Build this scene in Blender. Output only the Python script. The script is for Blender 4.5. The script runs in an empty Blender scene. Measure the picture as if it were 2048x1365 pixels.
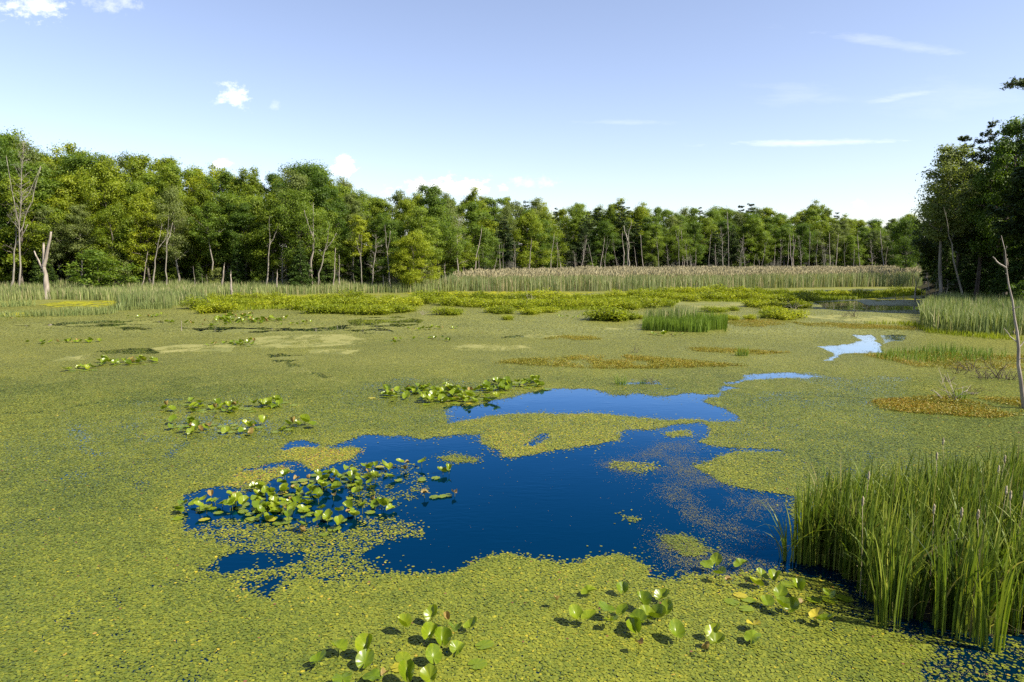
import bpy, math
import numpy as np

# ------------------------------------------------------------------ basics
scene = bpy.context.scene
COL = scene.collection
PI = math.pi
CAM_H, FPX, CX, CY, HORIZON = 5.5, 1365.0, 1024.0, 682.5, 510.0
TH = math.atan((CY - HORIZON) / FPX)
SUN_EL, SUN_AZ = math.radians(46), math.radians(-24)      # azimuth measured from +X towards +Y


def ray(px, py):
    """world direction through a point of the 2048 px photograph"""
    u = (np.asarray(px, float) - CX) / FPX
    v = (CY - np.asarray(py, float)) / FPX
    return np.stack([u, math.cos(TH) + v * math.sin(TH), -math.sin(TH) + v * math.cos(TH)], -1)


def G(px, py, z=0.0):
    """the point at height z over the water seen at (px, py)"""
    d = ray(px, py)
    t = (z - CAM_H) / d[..., 2]
    return np.stack([d[..., 0] * t, d[..., 1] * t, np.full_like(t, z)], -1)


def z_at(py, Y, px=CX):
    d = ray(px, py)
    return CAM_H + d[2] / d[1] * Y


def x_at(px, Y, py=560):
    d = ray(px, py)
    return d[0] / d[1] * Y


def px_of(x, y, z=0.0):
    cy = math.cos(TH) * y - math.sin(TH) * (z - CAM_H)
    return CX + FPX * x / np.maximum(cy, 1e-3)


# ------------------------------------------------------------------ noise
def _hash(ix, iy, seed):
    h = (ix.astype(np.int64) * 374761393 + iy.astype(np.int64) * 668265263 + seed * 1442695041) & 0xFFFFFFFF
    h = ((h ^ (h >> 13)) * 1274126177) & 0xFFFFFFFF
    h = (h ^ (h >> 16)) & 0xFFFFFF
    return h / float(0xFFFFFF)


def vnoise(x, y, seed=0):
    xi, yi = np.floor(x), np.floor(y)
    fx, fy = x - xi, y - yi
    fx = fx * fx * (3 - 2 * fx)
    fy = fy * fy * (3 - 2 * fy)
    a, b = _hash(xi, yi, seed), _hash(xi + 1, yi, seed)
    c, d = _hash(xi, yi + 1, seed), _hash(xi + 1, yi + 1, seed)
    return (a * (1 - fx) + b * fx) * (1 - fy) + (c * (1 - fx) + d * fx) * fy


def fbm(x, y, seed=0, octv=4):
    s, a, t = 0.0, 0.5, 0.0
    for o in range(octv):
        s = s + a * vnoise(x * 2 ** o + 17.3 * o, y * 2 ** o - 9.1 * o, seed + o)
        t += a
        a *= 0.5
    return s / t


def inside(x, y, poly):
    c = np.zeros(x.shape, bool)
    n = len(poly)
    j = n - 1
    for i in range(n):
        xi, yi = poly[i][0], poly[i][1]
        xj, yj = poly[j][0], poly[j][1]
        if yi != yj:
            c ^= ((yi > y) != (yj > y)) & (x < (xj - xi) * (y - yi) / (yj - yi) + xi)
        j = i
    return c


def gpoly(pts):
    p = np.array(pts, float)
    return G(p[:, 0], p[:, 1])[:, :2]


# ------------------------------------------------------------------ mesh building
def build_mesh(name, V, polys, mats, tint=None, midx=None, smooth=False):
    """V (n,3); polys: list of (m,k) index arrays; tint: per-face value"""
    V = np.ascontiguousarray(V, np.float32)
    polys = [np.asarray(p, np.int32) for p in polys if len(p)]
    me = bpy.data.meshes.new(name)
    me.vertices.add(len(V))
    me.vertices.foreach_set('co', V.ravel())
    loops = np.concatenate([p.ravel() for p in polys])
    tot = np.concatenate([np.full(len(p), p.shape[1], np.int32) for p in polys])
    start = np.concatenate([[0], np.cumsum(tot)[:-1]]).astype(np.int32)
    me.loops.add(len(loops))
    me.loops.foreach_set('vertex_index', loops)
    me.polygons.add(len(tot))
    me.polygons.foreach_set('loop_start', start)
    if smooth:
        me.polygons.foreach_set('use_smooth', np.ones(len(tot), bool))
    if midx is not None:
        me.polygons.foreach_set('material_index', np.asarray(midx, np.int32))
    me.update(calc_edges=True)
    if tint is not None:
        a = me.attributes.new('tint', 'FLOAT', 'FACE')
        a.data.foreach_set('value', np.asarray(tint, np.float32))
    for m in (mats if isinstance(mats, (list, tuple)) else [mats]):
        me.materials.append(m)
    return me


def link(name, data, parent=None, loc=None, rot=None, scale=None):
    o = bpy.data.objects.new(name, data)
    COL.objects.link(o)
    if parent is not None:
        o.parent = parent
    if loc is not None:
        o.location = loc
    if rot is not None:
        o.rotation_euler = rot
    if scale is not None:
        o.scale = scale
    return o


def tag(o, label=None, cat=None, group=None, kind=None):
    for k, v in (('label', label), ('category', cat), ('group', group), ('kind', kind)):
        if v:
            o[k] = v
    return o


class Geo:
    def __init__(self):
        self.V, self.P, self.T, self.n = [], [], [], 0

    def add(self, V, polys, tint=None):
        for p in (polys if isinstance(polys, list) else [polys]):
            self.P.append(np.asarray(p) + self.n)
            self.T.append(np.full(len(p), 0.5) if tint is None else np.broadcast_to(tint, (len(p),)))
        self.V.append(V)
        self.n += len(V)

    def tube(self, path, rad, sides=5, tint=None):
        path = np.asarray(path, float)
        rad = np.broadcast_to(np.asarray(rad, float), (len(path),))
        t = np.gradient(path, axis=0)
        t /= np.linalg.norm(t, axis=1, keepdims=True) + 1e-9
        ref = np.array([1.0, 0.13, 0.07]) if abs(t[:, 0]).mean() < 0.75 else np.array([0.05, 0.1, 1.0])
        a = np.cross(t, ref)
        a /= np.linalg.norm(a, axis=1, keepdims=True) + 1e-9
        b = np.cross(t, a)
        g = np.arange(sides) / sides * 2 * PI
        V = (path[:, None] + rad[:, None, None] * (np.cos(g)[None, :, None] * a[:, None] + np.sin(g)[None, :, None] * b[:, None])).reshape(-1, 3)
        i = np.arange(len(path) - 1)[:, None] * sides
        j = np.arange(sides)[None]
        q = np.stack([i + j, i + (j + 1) % sides, i + sides + (j + 1) % sides, i + sides + j], -1).reshape(-1, 4)
        cap = (np.arange(sides) + (len(path) - 1) * sides)[None]
        self.add(V, [q, cap], tint)

    def leaves(self, C, N, size, aspect, tint, rng, along=None):
        """pointed leaf-shaped quads, slightly bent across the midrib"""
        n = len(C)
        N = N / (np.linalg.norm(N, axis=1, keepdims=True) + 1e-9)
        r = rng.normal(size=(n, 3)) if along is None else along
        u = r - N * (r * N).sum(1, keepdims=True)
        u /= np.linalg.norm(u, axis=1, keepdims=True) + 1e-9
        v = np.cross(N, u)
        s = np.broadcast_to(np.asarray(size, float), (n,))[:, None]
        V = np.stack([C - u * s, C + v * s * aspect + N * s * .15 - u * s * .1, C + u * s, C - v * s * aspect + N * s * .15 - u * s * .1], 1).reshape(-1, 3)
        self.add(V, np.arange(4 * n).reshape(n, 4), tint)

    def mesh(self, name, mats, smooth=False):
        return build_mesh(name, np.concatenate(self.V), self.P, mats, np.concatenate(self.T), smooth=smooth)


def ribbons(P, h, w, az, bend, face, seg=4, fold=None, z0=-0.05):
    """curved tapering grass blades: base points P (n,3)"""
    n = len(P)
    s = np.linspace(0, 1, seg + 1)
    hd = np.stack([np.cos(az), np.sin(az)], -1)
    fd = np.stack([np.cos(face), np.sin(face)], -1)
    out = (bend[:, None] * h[:, None]) * s[None] ** 2.0
    z = h[:, None] * (s[None] - 0.45 * np.minimum(bend, 1)[:, None] * s[None] ** 3)
    wd = w[:, None] * np.clip(1.02 - s[None] ** 2.2, 0.03, 1) * (0.75 + 0.5 * np.minimum(s[None] * 2, 1)) * 0.5
    ctr = np.empty((n, seg + 1, 3))
    ctr[..., 0] = P[:, 0:1] + hd[:, 0:1] * out
    ctr[..., 1] = P[:, 1:2] + hd[:, 1:2] * out
    ctr[..., 2] = P[:, 2:3] + z0 + z
    off = np.zeros((n, seg + 1, 3))
    off[..., 0] = fd[:, 0:1] * wd
    off[..., 1] = fd[:, 1:2] * wd
    V = np.stack([ctr - off, ctr + off], 2).reshape(-1, 3)
    b = (np.arange(n) * (seg + 1) * 2)[:, None]
    k = (np.arange(seg) * 2)[None]
    q = np.stack([b + k, b + k + 1, b + k + 3, b + k + 2], -1).reshape(-1, 4)
    return V, q, np.repeat(np.arange(n), seg)


# ------------------------------------------------------------------ materials
def nt(name):
    m = bpy.data.materials.new(name)
    m.use_nodes = True
    t = m.node_tree
    t.nodes.clear()
    out = t.nodes.new('ShaderNodeOutputMaterial')
    return m, t, out


def ramp(t, stops):
    r = t.nodes.new('ShaderNodeValToRGB')
    e = r.color_ramp.elements
    while len(e) > 1:
        e.remove(e[-1])
    e[0].position, e[0].color = stops[0][0], (*stops[0][1], 1)
    for p, c in stops[1:]:
        k = e.new(p)
        k.color = (*c, 1)
    return r


def leaf_material(name, stops, trans=0.35, rough=0.55, spec=0.3, objvar=0.12, noise=None, tcol=(1.15, 1.2, 0.5)):
    m, t, out = nt(name)
    at = t.nodes.new('ShaderNodeAttribute')
    at.attribute_name = 'tint'
    fac = at.outputs['Fac']
    if noise:
        nz = t.nodes.new('ShaderNodeTexNoise')
        nz.inputs['Scale'].default_value = noise[0]
        nz.inputs['Detail'].default_value = 3
        tc = t.nodes.new('ShaderNodeTexCoord')
        t.links.new(tc.outputs['Object'], nz.inputs['Vector'])
        ma = t.nodes.new('ShaderNodeMath')
        ma.operation = 'MULTIPLY_ADD'
        t.links.new(nz.outputs['Fac'], ma.inputs[0])
        ma.inputs[1].default_value = noise[1]
        ma2 = t.nodes.new('ShaderNodeMath')
        ma2.operation = 'SUBTRACT'
        t.links.new(fac, ma2.inputs[0])
        ma2.inputs[1].default_value = noise[1] * 0.5
        t.links.new(ma2.outputs[0], ma.inputs[2])
        fac = ma.outputs[0]
    r = ramp(t, stops)
    t.links.new(fac, r.inputs['Fac'])
    colr = r.outputs['Color']
    if objvar:
        oi = t.nodes.new('ShaderNodeObjectInfo')
        mr = t.nodes.new('ShaderNodeMapRange')
        mr.inputs['To Min'].default_value = 1 - objvar * 1.6
        mr.inputs['To Max'].default_value = 1 + objvar * 1.6
        t.links.new(oi.outputs['Random'], mr.inputs['Value'])
        mh = t.nodes.new('ShaderNodeMath')
        mh.operation = 'MULTIPLY_ADD'
        mh.inputs[1].default_value = -0.16 * objvar
        mh.inputs[2].default_value = 0.5 + 0.08 * objvar
        t.links.new(oi.outputs['Random'], mh.inputs[0])
        hs = t.nodes.new('ShaderNodeHueSaturation')
        t.links.new(mh.outputs[0], hs.inputs['Hue'])
        t.links.new(mr.outputs[0], hs.inputs['Value'])
        t.links.new(colr, hs.inputs['Color'])
        colr = hs.outputs['Color']
    p = t.nodes.new('ShaderNodeBsdfPrincipled')
    t.links.new(colr, p.inputs['Base Color'])
    p.inputs['Roughness'].default_value = rough
    p.inputs['Specular IOR Level'].default_value = spec
    if trans > 0:
        tr = t.nodes.new('ShaderNodeBsdfTranslucent')
        mx = t.nodes.new('ShaderNodeMix')
        mx.data_type = 'RGBA'
        mx.blend_type = 'MULTIPLY'
        mx.inputs['Factor'].default_value = 1
        t.links.new(colr, mx.inputs['A'])
        mx.inputs['B'].default_value = (*tcol, 1)
        t.links.new(mx.outputs['Result'], tr.inputs['Color'])
        ms = t.nodes.new('ShaderNodeMixShader')
        ms.inputs[0].default_value = trans
        t.links.new(p.outputs[0], ms.inputs[1])
        t.links.new(tr.outputs[0], ms.inputs[2])
        t.links.new(ms.outputs[0], out.inputs['Surface'])
    else:
        t.links.new(p.outputs[0], out.inputs['Surface'])
    return m


def bark_material(name, c0, c1, scale=6.0, rough=0.9, stretch=0.25):
    m, t, out = nt(name)
    tc = t.nodes.new('ShaderNodeTexCoord')
    mp = t.nodes.new('ShaderNodeMapping')
    mp.inputs['Scale'].default_value = (1, 1, stretch)
    t.links.new(tc.outputs['Object'], mp.inputs['Vector'])
    n = t.nodes.new('ShaderNodeTexNoise')
    n.inputs['Scale'].default_value = scale
    n.inputs['Detail'].default_value = 5
    t.links.new(mp.outputs[0], n.inputs['Vector'])
    r = ramp(t, [(0.3, c0), (0.7, c1)])
    t.links.new(n.outputs['Fac'], r.inputs['Fac'])
    p = t.nodes.new('ShaderNodeBsdfPrincipled')
    p.inputs['Roughness'].default_value = rough
    p.inputs['Specular IOR Level'].default_value = 0.15
    t.links.new(r.outputs['Color'], p.inputs['Base Color'])
    b = t.nodes.new('ShaderNodeBump')
    b.inputs['Strength'].default_value = 0.5
    b.inputs['Distance'].default_value = 0.03
    t.links.new(n.outputs['Fac'], b.inputs['Height'])
    t.links.new(b.outputs[0], p.inputs['Normal'])
    t.links.new(p.outputs[0], out.inputs['Surface'])
    return m


M = {}
M['oak'] = leaf_material('oak_leaf', [(0, (.048, .090, .008)), (.5, (.118, .185, .016)), (1, (.195, .255, .024))], trans=.48, objvar=.20)
M['maple'] = leaf_material('maple_leaf', [(0, (.085, .130, .006)), (.5, (.19, .245, .012)), (1, (.27, .30, .018))], trans=.48, objvar=.16)
M['ash'] = leaf_material('ash_leaf', [(0, (.080, .112, .024)), (.5, (.165, .205, .050)), (1, (.235, .27, .070))], trans=.48, objvar=.14)
M['pine'] = leaf_material('pine_needle', [(0, (.018, .038, .011)), (.5, (.045, .074, .019)), (1, (.090, .120, .028))], trans=.15, objvar=.16)
M['hemlock'] = leaf_material('hemlock_needle', [(0, (.022, .048, .009)), (.5, (.056, .100, .016)), (1, (.110, .155, .020))], trans=.18, objvar=.16)
M['shrub'] = leaf_material('marsh_shrub_leaf', [(0, (.11, .150, .006)), (.5, (.235, .275, .009)), (1, (.35, .36, .016))], trans=.4, objvar=.12)
M['lily'] = leaf_material('pond_lily_leaf', [(0, (.055, .100, .005)), (.5, (.135, .190, .007)), (1, (.235, .260, .012))], trans=.30, rough=.30, spec=.38, objvar=.10, noise=(7, .25))
M['lily_yellow'] = leaf_material('yellowing_lily_leaf', [(0, (.22, .21, .015)), (.5, (.34, .29, .02)), (1, (.45, .34, .04))], trans=.2, rough=.4, objvar=.1, noise=(9, .5))
M['lily_brown'] = leaf_material('withered_lily_leaf', [(0, (.085, .055, .014)), (.5, (.20, .135, .035)), (1, (.36, .29, .08))], trans=.1, rough=.6, objvar=.1, noise=(12, .6))
M['lily_stalk'] = bark_material('lily_stalk', (.07, .09, .01), (.13, .15, .02), 9)
M['pad'] = leaf_material('watershield_pad', [(0, (.034, .048, .008)), (.30, (.092, .118, .014)), (.60, (.170, .182, .018)), (.80, (.235, .230, .020)), (.93, (.36, .29, .02)), (.98, (.30, .17, .04)), (1, (.17, .07, .04))], trans=.12, rough=.5, spec=.22, objvar=0)
M['pad_far'] = leaf_material('distant_pad', [(0, (.060, .070, .016)), (.30, (.118, .132, .026)), (.60, (.185, .190, .034)), (.80, (.24, .228, .036)), (.96, (.30, .25, .03)), (1, (.20, .12, .04))], trans=.1, rough=.6, spec=.15, objvar=0)
M['weed'] = leaf_material('floating_weed', [(0, (.085, .080, .022)), (.6, (.15, .14, .042)), (1, (.24, .22, .075))], trans=0, rough=.7, spec=.15, objvar=0)
M['orange'] = leaf_material('smartweed_leaf', [(0, (.12, .145, .012)), (.4, (.23, .205, .018)), (.75, (.31, .20, .022)), (1, (.26, .12, .022))], trans=.3, objvar=0, tcol=(1.1, .9, .4))
M['cattail'] = leaf_material('cattail_blade', [(0, (.34, .29, .13)), (.06, (.22, .20, .06)), (.10, (.030, .055, .007)), (.5, (.095, .145, .015)), (.8, (.20, .24, .032)), (1, (.30, .32, .048))], trans=.38, rough=.5, spec=.18, objvar=.06)
M['cattail_far'] = leaf_material('pale_cattail_blade', [(0, (.46, .40, .22)), (.2, (.36, .32, .16)), (.25, (.11, .155, .045)), (.65, (.205, .245, .080)), (1, (.32, .34, .13))], trans=.34, rough=.55, spec=.25, objvar=.06)
M['grassy'] = leaf_material('bright_sedge_blade', [(0, (.06, .11, .012)), (.5, (.12, .19, .015)), (1, (.19, .25, .03))], trans=.35, rough=.5, objvar=.08)
M['reed'] = leaf_material('common_reed_blade', [(0, (.40, .34, .20)), (.30, (.36, .32, .17)), (.36, (.14, .185, .070)), (.7, (.23, .27, .11)), (1, (.34, .37, .18))], trans=.35, rough=.6, spec=.2, objvar=0)
M['plume'] = leaf_material('reed_plume', [(0, (.28, .24, .13)), (.5, (.40, .35, .20)), (1, (.52, .465, .29))], trans=.35, rough=.8, objvar=0, tcol=(1, .93, .8))
M['seedhead'] = bark_material('cattail_seed_head', (.16, .12, .06), (.46, .40, .27), 22, stretch=.6)
M['straw'] = bark_material('dry_stalk', (.26, .21, .12), (.42, .36, .22), 8)
M['bark'] = bark_material('grey_brown_bark', (.06, .048, .036), (.17, .145, .115), 4)
M['pale_bark'] = bark_material('pale_grey_bark', (.12, .105, .08), (.30, .27, .215), 3)
M['deadwood'] = bark_material('weathered_dead_wood', (.17, .14, .11), (.40, .345, .28), 3)
M['darkwood'] = bark_material('dark_wet_wood', (.035, .028, .02), (.12, .095, .07), 5)
M['pinebark'] = bark_material('dark_pine_bark', (.035, .028, .022), (.10, .082, .065), 4)


def ground_material():
    m, t, out = nt('forest_floor')
    tc = t.nodes.new('ShaderNodeTexCoord')
    n = t.nodes.new('ShaderNodeTexNoise')
    n.inputs['Scale'].default_value = 0.6
    n.inputs['Detail'].default_value = 8
    t.links.new(tc.outputs['Object'], n.inputs['Vector'])
    r = ramp(t, [(.3, (.012, .012, .005)), (.55, (.026, .022, .009)), (.75, (.030, .040, .008))])
    t.links.new(n.outputs['Fac'], r.inputs['Fac'])
    p = t.nodes.new('ShaderNodeBsdfPrincipled')
    p.inputs['Roughness'].default_value = .95
    p.inputs['Specular IOR Level'].default_value = .1
    t.links.new(r.outputs['Color'], p.inputs['Base Color'])
    t.links.new(p.outputs[0], out.inputs['Surface'])
    return m


def water_material():
    m, t, out = nt('pond_water')
    tc = t.nodes.new('ShaderNodeTexCoord')
    mp = t.nodes.new('ShaderNodeMapping')
    mp.inputs['Scale'].default_value = (.55, 1.5, 1)
    mp.inputs['Rotation'].default_value = (0, 0, .12)
    t.links.new(tc.outputs['Object'], mp.inputs['Vector'])
    n = t.nodes.new('ShaderNodeTexNoise')
    n.inputs['Scale'].default_value = 5.0
    n.inputs['Detail'].default_value = 3
    n.inputs['Distortion'].default_value = .6
    t.links.new(mp.outputs[0], n.inputs['Vector'])
    n2 = t.nodes.new('ShaderNodeTexNoise')
    n2.inputs['Scale'].default_value = .5
    n2.inputs['Detail'].default_value = 2
    t.links.new(tc.outputs['Object'], n2.inputs['Vector'])
    mr = t.nodes.new('ShaderNodeMapRange')
    mr.inputs['From Min'].default_value = .42
    mr.inputs['From Max'].default_value = .65
    mr.inputs['To Min'].default_value = .15
    mr.inputs['To Max'].default_value = 1
    t.links.new(n2.outputs['Fac'], mr.inputs['Value'])
    mu = t.nodes.new('ShaderNodeMath')
    mu.operation = 'MULTIPLY'
    t.links.new(n.outputs['Fac'], mu.inputs[0])
    t.links.new(mr.outputs[0], mu.inputs[1])
    b = t.nodes.new('ShaderNodeBump')
    b.inputs['Strength'].default_value = .5
    b.inputs['Distance'].default_value = .007
    t.links.new(mu.outputs[0], b.inputs['Height'])
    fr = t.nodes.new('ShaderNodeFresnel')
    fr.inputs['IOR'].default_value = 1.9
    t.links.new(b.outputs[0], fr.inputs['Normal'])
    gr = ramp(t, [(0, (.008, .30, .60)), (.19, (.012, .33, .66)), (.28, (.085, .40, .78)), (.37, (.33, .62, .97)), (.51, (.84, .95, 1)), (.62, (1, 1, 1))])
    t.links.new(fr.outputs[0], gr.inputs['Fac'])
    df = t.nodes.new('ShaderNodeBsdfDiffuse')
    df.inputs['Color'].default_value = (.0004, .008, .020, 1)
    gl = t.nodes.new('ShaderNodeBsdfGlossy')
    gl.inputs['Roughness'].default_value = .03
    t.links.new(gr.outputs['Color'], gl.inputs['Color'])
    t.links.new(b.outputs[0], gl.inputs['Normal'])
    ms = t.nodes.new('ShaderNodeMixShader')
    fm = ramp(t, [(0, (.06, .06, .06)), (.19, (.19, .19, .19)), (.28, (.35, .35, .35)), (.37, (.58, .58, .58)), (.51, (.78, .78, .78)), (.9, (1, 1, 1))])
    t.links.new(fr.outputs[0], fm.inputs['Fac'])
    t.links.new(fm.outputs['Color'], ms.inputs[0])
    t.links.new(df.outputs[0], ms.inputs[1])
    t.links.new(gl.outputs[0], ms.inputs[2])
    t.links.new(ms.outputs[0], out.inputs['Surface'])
    return m


def mat_sheet_material(name, stops, cell=14.0, gap=None, rough=.5, bump=.01):
    """a closed mat of small floating leaves: cells of differing greens with slightly raised edges"""
    m, t, out = nt(name)
    tc = t.nodes.new('ShaderNodeTexCoord')
    v = t.nodes.new('ShaderNodeTexVoronoi')
    v.inputs['Scale'].default_value = cell
    t.links.new(tc.outputs['Object'], v.inputs['Vector'])
    n = t.nodes.new('ShaderNodeTexNoise')
    n.inputs['Scale'].default_value = .22
    n.inputs['Detail'].default_value = 6
    n.inputs['Roughness'].default_value = .65
    t.links.new(tc.outputs['Object'], n.inputs['Vector'])
    sx = t.nodes.new('ShaderNodeSeparateColor')
    t.links.new(v.outputs['Color'], sx.inputs[0])
    ad = t.nodes.new('ShaderNodeMath')
    ad.operation = 'MULTIPLY_ADD'
    ad.inputs[1].default_value = .55
    t.links.new(sx.outputs[0], ad.inputs[0])
    sc = t.nodes.new('ShaderNodeMapRange')
    sc.inputs['From Min'].default_value = .3
    sc.inputs['From Max'].default_value = .7
    sc.inputs['To Min'].default_value = 0
    sc.inputs['To Max'].default_value = .40
    t.links.new(n.outputs['Fac'], sc.inputs['Value'])
    t.links.new(sc.outputs[0], ad.inputs[2])
    r = ramp(t, stops)
    t.links.new(ad.outputs[0], r.inputs['Fac'])
    p = t.nodes.new('ShaderNodeBsdfPrincipled')
    p.inputs['Roughness'].default_value = rough
    p.inputs['Specular IOR Level'].default_value = .12
    t.links.new(r.outputs['Color'], p.inputs['Base Color'])
    b = t.nodes.new('ShaderNodeBump')
    b.inputs['Strength'].default_value = .6
    b.inputs['Distance'].default_value = bump
    b.invert = True
    t.links.new(v.outputs['Distance'], b.inputs['Height'])
    t.links.new(b.outputs[0], p.inputs['Normal'])
    t.links.new(p.outputs[0], out.inputs['Surface'])
    return m


M['ground'] = ground_material()
M['shade_and_debris'] = bark_material('black_shade_and_debris', (.006, .006, .004), (.030, .024, .012), 9, .6, 1)  # near-black: cattail shade on the water painted in, along with dark debris
M['water'] = water_material()
M['mat'] = mat_sheet_material('floating_leaf_mat', [(0, (.070, .078, .020)), (.4, (.130, .136, .031)), (.7, (.178, .178, .038)), (1, (.225, .205, .042))])
M['scum'] = mat_sheet_material('pale_pond_scum', [(0, (.135, .142, .040)), (.5, (.185, .182, .058)), (1, (.235, .22, .08))], cell=9, bump=.005, rough=.8)
M['algae'] = mat_sheet_material('yellow_green_algae', [(0, (.14, .15, .006)), (.5, (.21, .205, .010)), (1, (.28, .25, .018))], cell=4, bump=.006, rough=.8)

# ------------------------------------------------------------------ camera, sun, sky
cam = bpy.data.cameras.new('camera')
cam.lens, cam.sensor_width, cam.clip_start, cam.clip_end = 24.0, 36.0, 0.1, 5000
cam_o = link('camera', cam, loc=(0, 0, CAM_H), rot=(PI / 2 - TH, 0, 0))
scene.camera = cam_o

sun = bpy.data.lights.new('sun', 'SUN')
sun.energy, sun.angle, sun.color = 5.0, math.radians(.53), (1, .93, .80)
sd = np.array([math.cos(SUN_EL) * math.cos(SUN_AZ), math.cos(SUN_EL) * math.sin(SUN_AZ), math.sin(SUN_EL)])
from mathutils import Vector, Matrix, Euler
link('sun', sun, rot=Vector(sd).to_track_quat('Z', 'Y').to_euler(), loc=(60, -20, 70))

w = bpy.data.worlds.new('World')
scene.world = w
w.use_nodes = True
t = w.node_tree
t.nodes.clear()
out = t.nodes.new('ShaderNodeOutputWorld')
bg = t.nodes.new('ShaderNodeBackground')
sky = t.nodes.new('ShaderNodeTexSky')
sky.sky_type = 'NISHITA'
sky.sun_disc = False
sky.sun_elevation = SUN_EL
sky.sun_rotation = PI / 2 - SUN_AZ
sky.altitude = 200
sky.air_density, sky.dust_density, sky.ozone_density = 1.0, .6, 3.0
bg.inputs['Strength'].default_value = .097
tc = t.nodes.new('ShaderNodeTexCoord')
sp = t.nodes.new('ShaderNodeSeparateXYZ')
t.links.new(tc.outputs['Generated'], sp.inputs[0])


def math_node(op, a, b=None, c=None, clamp=False):
    n = t.nodes.new('ShaderNodeMath')
    n.operation = op
    n.use_clamp = clamp
    for i, v in enumerate((a, b, c)):
        if v is None:
            continue
        if isinstance(v, (int, float)):
            n.inputs[i].default_value = v
        else:
            t.links.new(v, n.inputs[i])
    return n.outputs[0]


ysafe = math_node('MAXIMUM', sp.outputs['Y'], .05)
su = math_node('DIVIDE', sp.outputs['X'], ysafe)
sw = math_node('DIVIDE', sp.outputs['Z'], ysafe)
cv = t.nodes.new('ShaderNodeCombineXYZ')
t.links.new(su, cv.inputs[0])
t.links.new(sw, cv.inputs[1])


def sky_noise(scale, detail, rough, sx=1.0, sy=1.0, off=0.0):
    mp = t.nodes.new('ShaderNodeMapping')
    mp.inputs['Scale'].default_value = (sx, sy, 1)
    mp.inputs['Location'].default_value = (off, off * .7, off)
    t.links.new(cv.outputs[0], mp.inputs['Vector'])
    n = t.nodes.new('ShaderNodeTexNoise')
    n.inputs['Scale'].default_value = scale
    n.inputs['Detail'].default_value = detail
    n.inputs['Roughness'].default_value = rough
    t.links.new(mp.outputs[0], n.inputs['Vector'])
    return n.outputs['Fac']


puff = sky_noise(48, 8, .66, 1, 1.5)
wisp = sky_noise(9, 7, .65, 1, 5, 3.1)
clouds = []


def cloud(px, py, rx, ry, amount, noise, sharp, slope=0.0):
    """an elongated cloud in the direction of the sky where the photograph has one"""
    d = ray(px, py)
    u0, w0 = float(d[0] / d[1]), float(d[2] / d[1])
    du = math_node('SUBTRACT', su, u0)
    dw = math_node('SUBTRACT', sw, w0)
    if slope:
        dw = math_node('MULTIPLY_ADD', du, -slope, dw)
    a = math_node('DIVIDE', du, rx / FPX)
    b = math_node('DIVIDE', dw, ry / FPX)
    r2 = math_node('ADD', math_node('MULTIPLY', a, a), math_node('MULTIPLY', b, b))
    g = math_node('POWER', 2.718, math_node('MULTIPLY', r2, -1.0))
    k = math_node('MULTIPLY_ADD', noise, 3.0, -1.5)                 # noise about zero
    e = math_node('ADD', math_node('SUBTRACT', g, .42), k)
    e = math_node('MULTIPLY', math_node('MULTIPLY', e, sharp * .7, clamp=True), math_node('MULTIPLY', g, 2.2, clamp=True), clamp=True)
    clouds.append(math_node('MULTIPLY', e, amount))


cloud(70, 8, 75, 34, .9, puff, 1.6)
cloud(225, 6, 60, 20, .5, puff, 1.2)
cloud(468, 190, 36, 25, .75, puff, 2.0)
cloud(553, 212, 14, 10, .25, puff, 1.6)
cloud(440, 330, 22, 11, .9, puff, 2.5)
cloud(688, 332, 34, 22, 1.0, puff, 2.5)
cloud(900, 374, 105, 19, 1.0, puff, 2.6)
cloud(1065, 365, 48, 13, .45, puff, 1.6)
cloud(1722, 410, 18, 10, .6, puff, 2.0)
cloud(1650, 285, 260, 7, .50, wisp, 1.3, .015)
cloud(1770, 85, 190, 12, .22, wisp, 1.2, -.14)
cloud(1820, 190, 70, 8, .28, wisp, 1.4, .18)
cloud(1590, 190, 90, 30, .14, wisp, 1.0)
cloud(1230, 246, 120, 6, .22, wisp, 1.0)
cloud(1900, 200, 150, 40, .10, wisp, 1.0)
tot = clouds[0]
for c in clouds[1:]:
    tot = math_node('MAXIMUM', tot, c)
SKY_GAIN = None
hs = t.nodes.new('ShaderNodeHueSaturation')
hs.inputs['Saturation'].default_value = .86
hs.inputs['Hue'].default_value = .501
hs.inputs['Value'].default_value = 1.0
t.links.new(sky.outputs['Color'], hs.inputs['Color'])
mx = t.nodes.new('ShaderNodeMix')
mx.data_type = 'RGBA'
t.links.new(tot, mx.inputs['Factor'])
tn_ = t.nodes.new('ShaderNodeMix')
tn_.data_type, tn_.blend_type = 'RGBA', 'MULTIPLY'
tn_.inputs['Factor'].default_value = 1
tn_.inputs['B'].default_value = (1.05, .972, 1.0, 1)
t.links.new(hs.outputs['Color'], tn_.inputs['A'])
t.links.new(tn_.outputs['Result'], mx.inputs['A'])
mx.inputs['B'].default_value = (7.4, 7.4, 7.5, 1)
t.links.new(mx.outputs['Result'], bg.inputs['Color'])
t.links.new(bg.outputs[0], out.inputs['Surface'])

vs = scene.view_settings
vs.view_transform, vs.look, vs.exposure, vs.gamma = 'Standard', 'None', 1.15, 1
scene.cycles.max_bounces = 7
scene.cycles.diffuse_bounces = 3
scene.cycles.transmission_bounces = 4
scene.cycles.glossy_bounces = 3
scene.cycles.caustics_reflective = False
scene.cycles.caustics_refractive = False
scene.cycles.sample_clamp_indirect = 4
scene.cycles.use_denoising = False

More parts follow.
